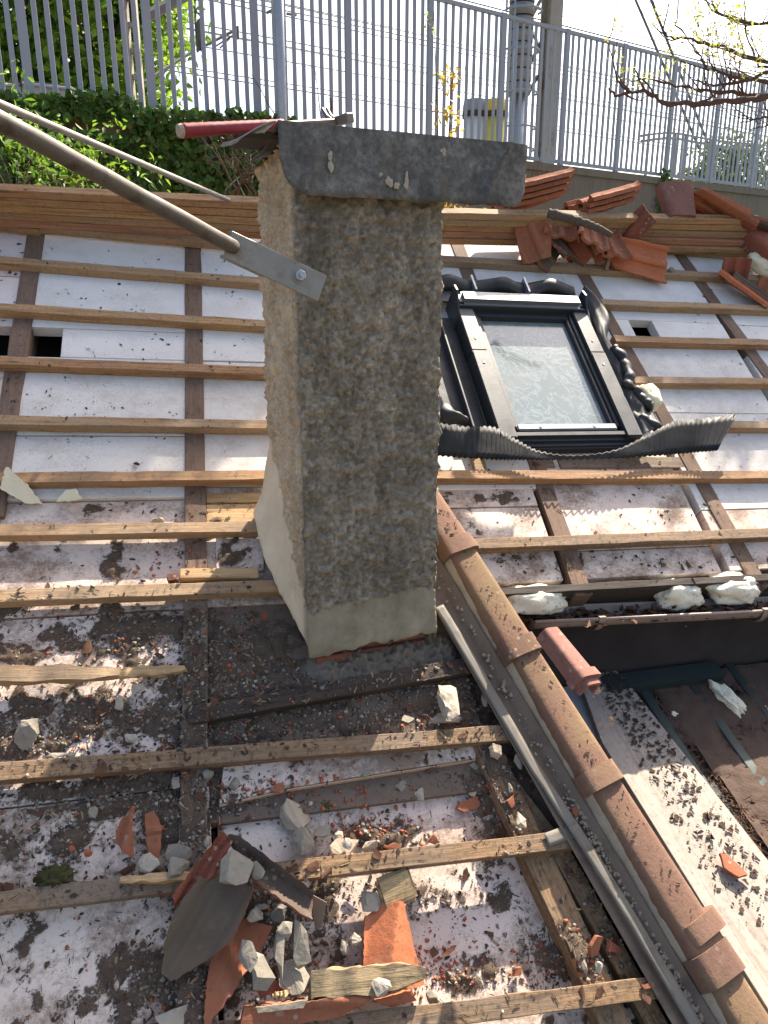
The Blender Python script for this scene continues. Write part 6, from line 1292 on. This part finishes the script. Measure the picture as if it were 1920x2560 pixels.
PX = [(x, y) for x, y in zip(cxp, cyp) if x > 1480 + (y - 1700) * .57 and x < 1545 + (y - 1670) * .76 and y > 1672]
gscatter('plank_litter', PX, .057, .005, .034, (.35, .8), 'litter', 'black curled leaf bits strewn over the bleached plank', 42, .6, 2.6)
PX = [(x, y) for x, y in zip(R.uniform(1560, 1990, 10000), R.uniform(1700, 2300, 10000)) if x > 1640 + (y - 1760) * .68 or R.uniform() < .06]
gscatter('roof_needles', PX, .012, .012, .05, (.05, .16), 'litter_brown', 'brown needle carpet on the lower green roof', 43, .25)
gu2 = np.linspace(-.6, 2.6, 200); gv2 = np.linspace(-2.6, -.02, 170); A2, B2 = np.meshgrid(gu2, gv2, indexing='ij'); a2, b2 = A2.ravel(), B2.ravel(); wp2 = nG0 + np.outer(a2, nGX) + np.outer(b2, nGV); qx, qy = topx(wp2)
h2 = fbm(np.stack([a2 * 5, b2 * 5], 1), 5, 21, .6) - np.where(qx > 1655 + (qy - 1760) * .70, .22, .60) + np.where(qy < 1740, -.12, 0); ok2 = h2 > 0; wp2 = wp2 + nGN * (np.where(ok2, .003 + np.clip(h2, 0, .3) * .05 + .01 * fbm(np.stack([a2 * 40, b2 * 40], 1), 3, 4), -.004))[:, None]
id2 = np.arange(len(a2)).reshape(A2.shape); q2 = np.stack([id2[:-1, :-1], id2[1:, :-1], id2[1:, 1:], id2[:-1, 1:]], -1).reshape(-1, 4); F2 = q2[ok2[q2].sum(1) >= 3]
o = obj('roof_dirt', smooth(fast_mesh('roof_dirt', wp2, F2)), 'roof_dirt'); tag(o, 'brown layer of rotted needles covering the lower green roof', 'leaf litter', kind='stuff')
gscatter('roof_leaves', [(x, y) for x, y in zip(R.uniform(1590, 1990, 500), R.uniform(1710, 2300, 500))], .008, .015, .05, (.3, .7), 'litter', 'dark dead leaves on the lower green roof', 44, .5)
nG = np.array(gm.to_3x3()); n = 620; xg = R.uniform(-.06, GL, n) ; yg = GR + R.normal(0, .028, n); zg = -.022 + R.normal(0, .012, n)
flakes_world('gutter_leaves', np.array(tuple(gm.translation)) + xg[:, None] * nG[:, 0] + yg[:, None] * nG[:, 1] + zg[:, None] * nG[:, 2], nG[:, 0], nG[:, 1], nG[:, 2], .02, .065, (.4, .8), 'litter_brown', 'brown dead leaves lying in the gutter', 'leaf litter', 45, .8, 1.3)
V = [(x, GR + .05 * math.cos(a), -.04 + .006 * mnoise.noise((x * 20, a, 1))) for x in np.linspace(.005, GL, 60) for a in (math.pi, math.pi / 2, 0)]
o = obj('gutter_silt', smooth(fast_mesh('gutter_silt', V, [(i * 3 + j, i * 3 + j + 3, i * 3 + j + 4, i * 3 + j + 1) for i in range(59) for j in (0, 1)])), 'soil', None, gm); tag(o, 'dark silt filling the bottom of the gutter', 'silt', kind='stuff')
# crumbled mortar heap along the hip flank
hs2 = np.concatenate([R.uniform(.2, LT, 500), R.normal(sc_[3] + .15, .12, 350), R.normal(sc_[4] - .05, .07, 300)]); ho = -HW - .03 + R.normal(0, .022, len(hs2)); m_ = len(hs2)
cpt = rworld(ha.x + hx * hs2 - hy * ho, ha.y + hy * hs2 + hx * ho, np.full(m_, .0) + np.clip(ho + HW + .03, 0, 1) * .5); ss = .002 + .010 * R.uniform(0, 1, m_) ** 2
V = cpt[:, None] + ss[:, None, None] * (np.array([(1, 0, 0), (0, 1, 0), (-1, 0, 0), (0, -1, 0), (0, 0, 1), (0, 0, -1.)])[None] * R.uniform(.6, 1.2, (m_, 6, 1)) + R.normal(size=(m_, 6, 3)) * .2)
T8 = np.array([(0, 1, 4), (1, 2, 4), (2, 3, 4), (3, 0, 4), (1, 0, 5), (2, 1, 5), (3, 2, 5), (0, 3, 5)])
o = obj('mortar_crumbs', fast_mesh('mortar_crumbs', V.reshape(-1, 3), (np.arange(m_)[:, None, None] * 6 + T8).reshape(-1, 3)), 'plaster_tan'); tag(o, 'crumbled tan mortar along the left foot of the hip tiles', 'grit', kind='stuff')
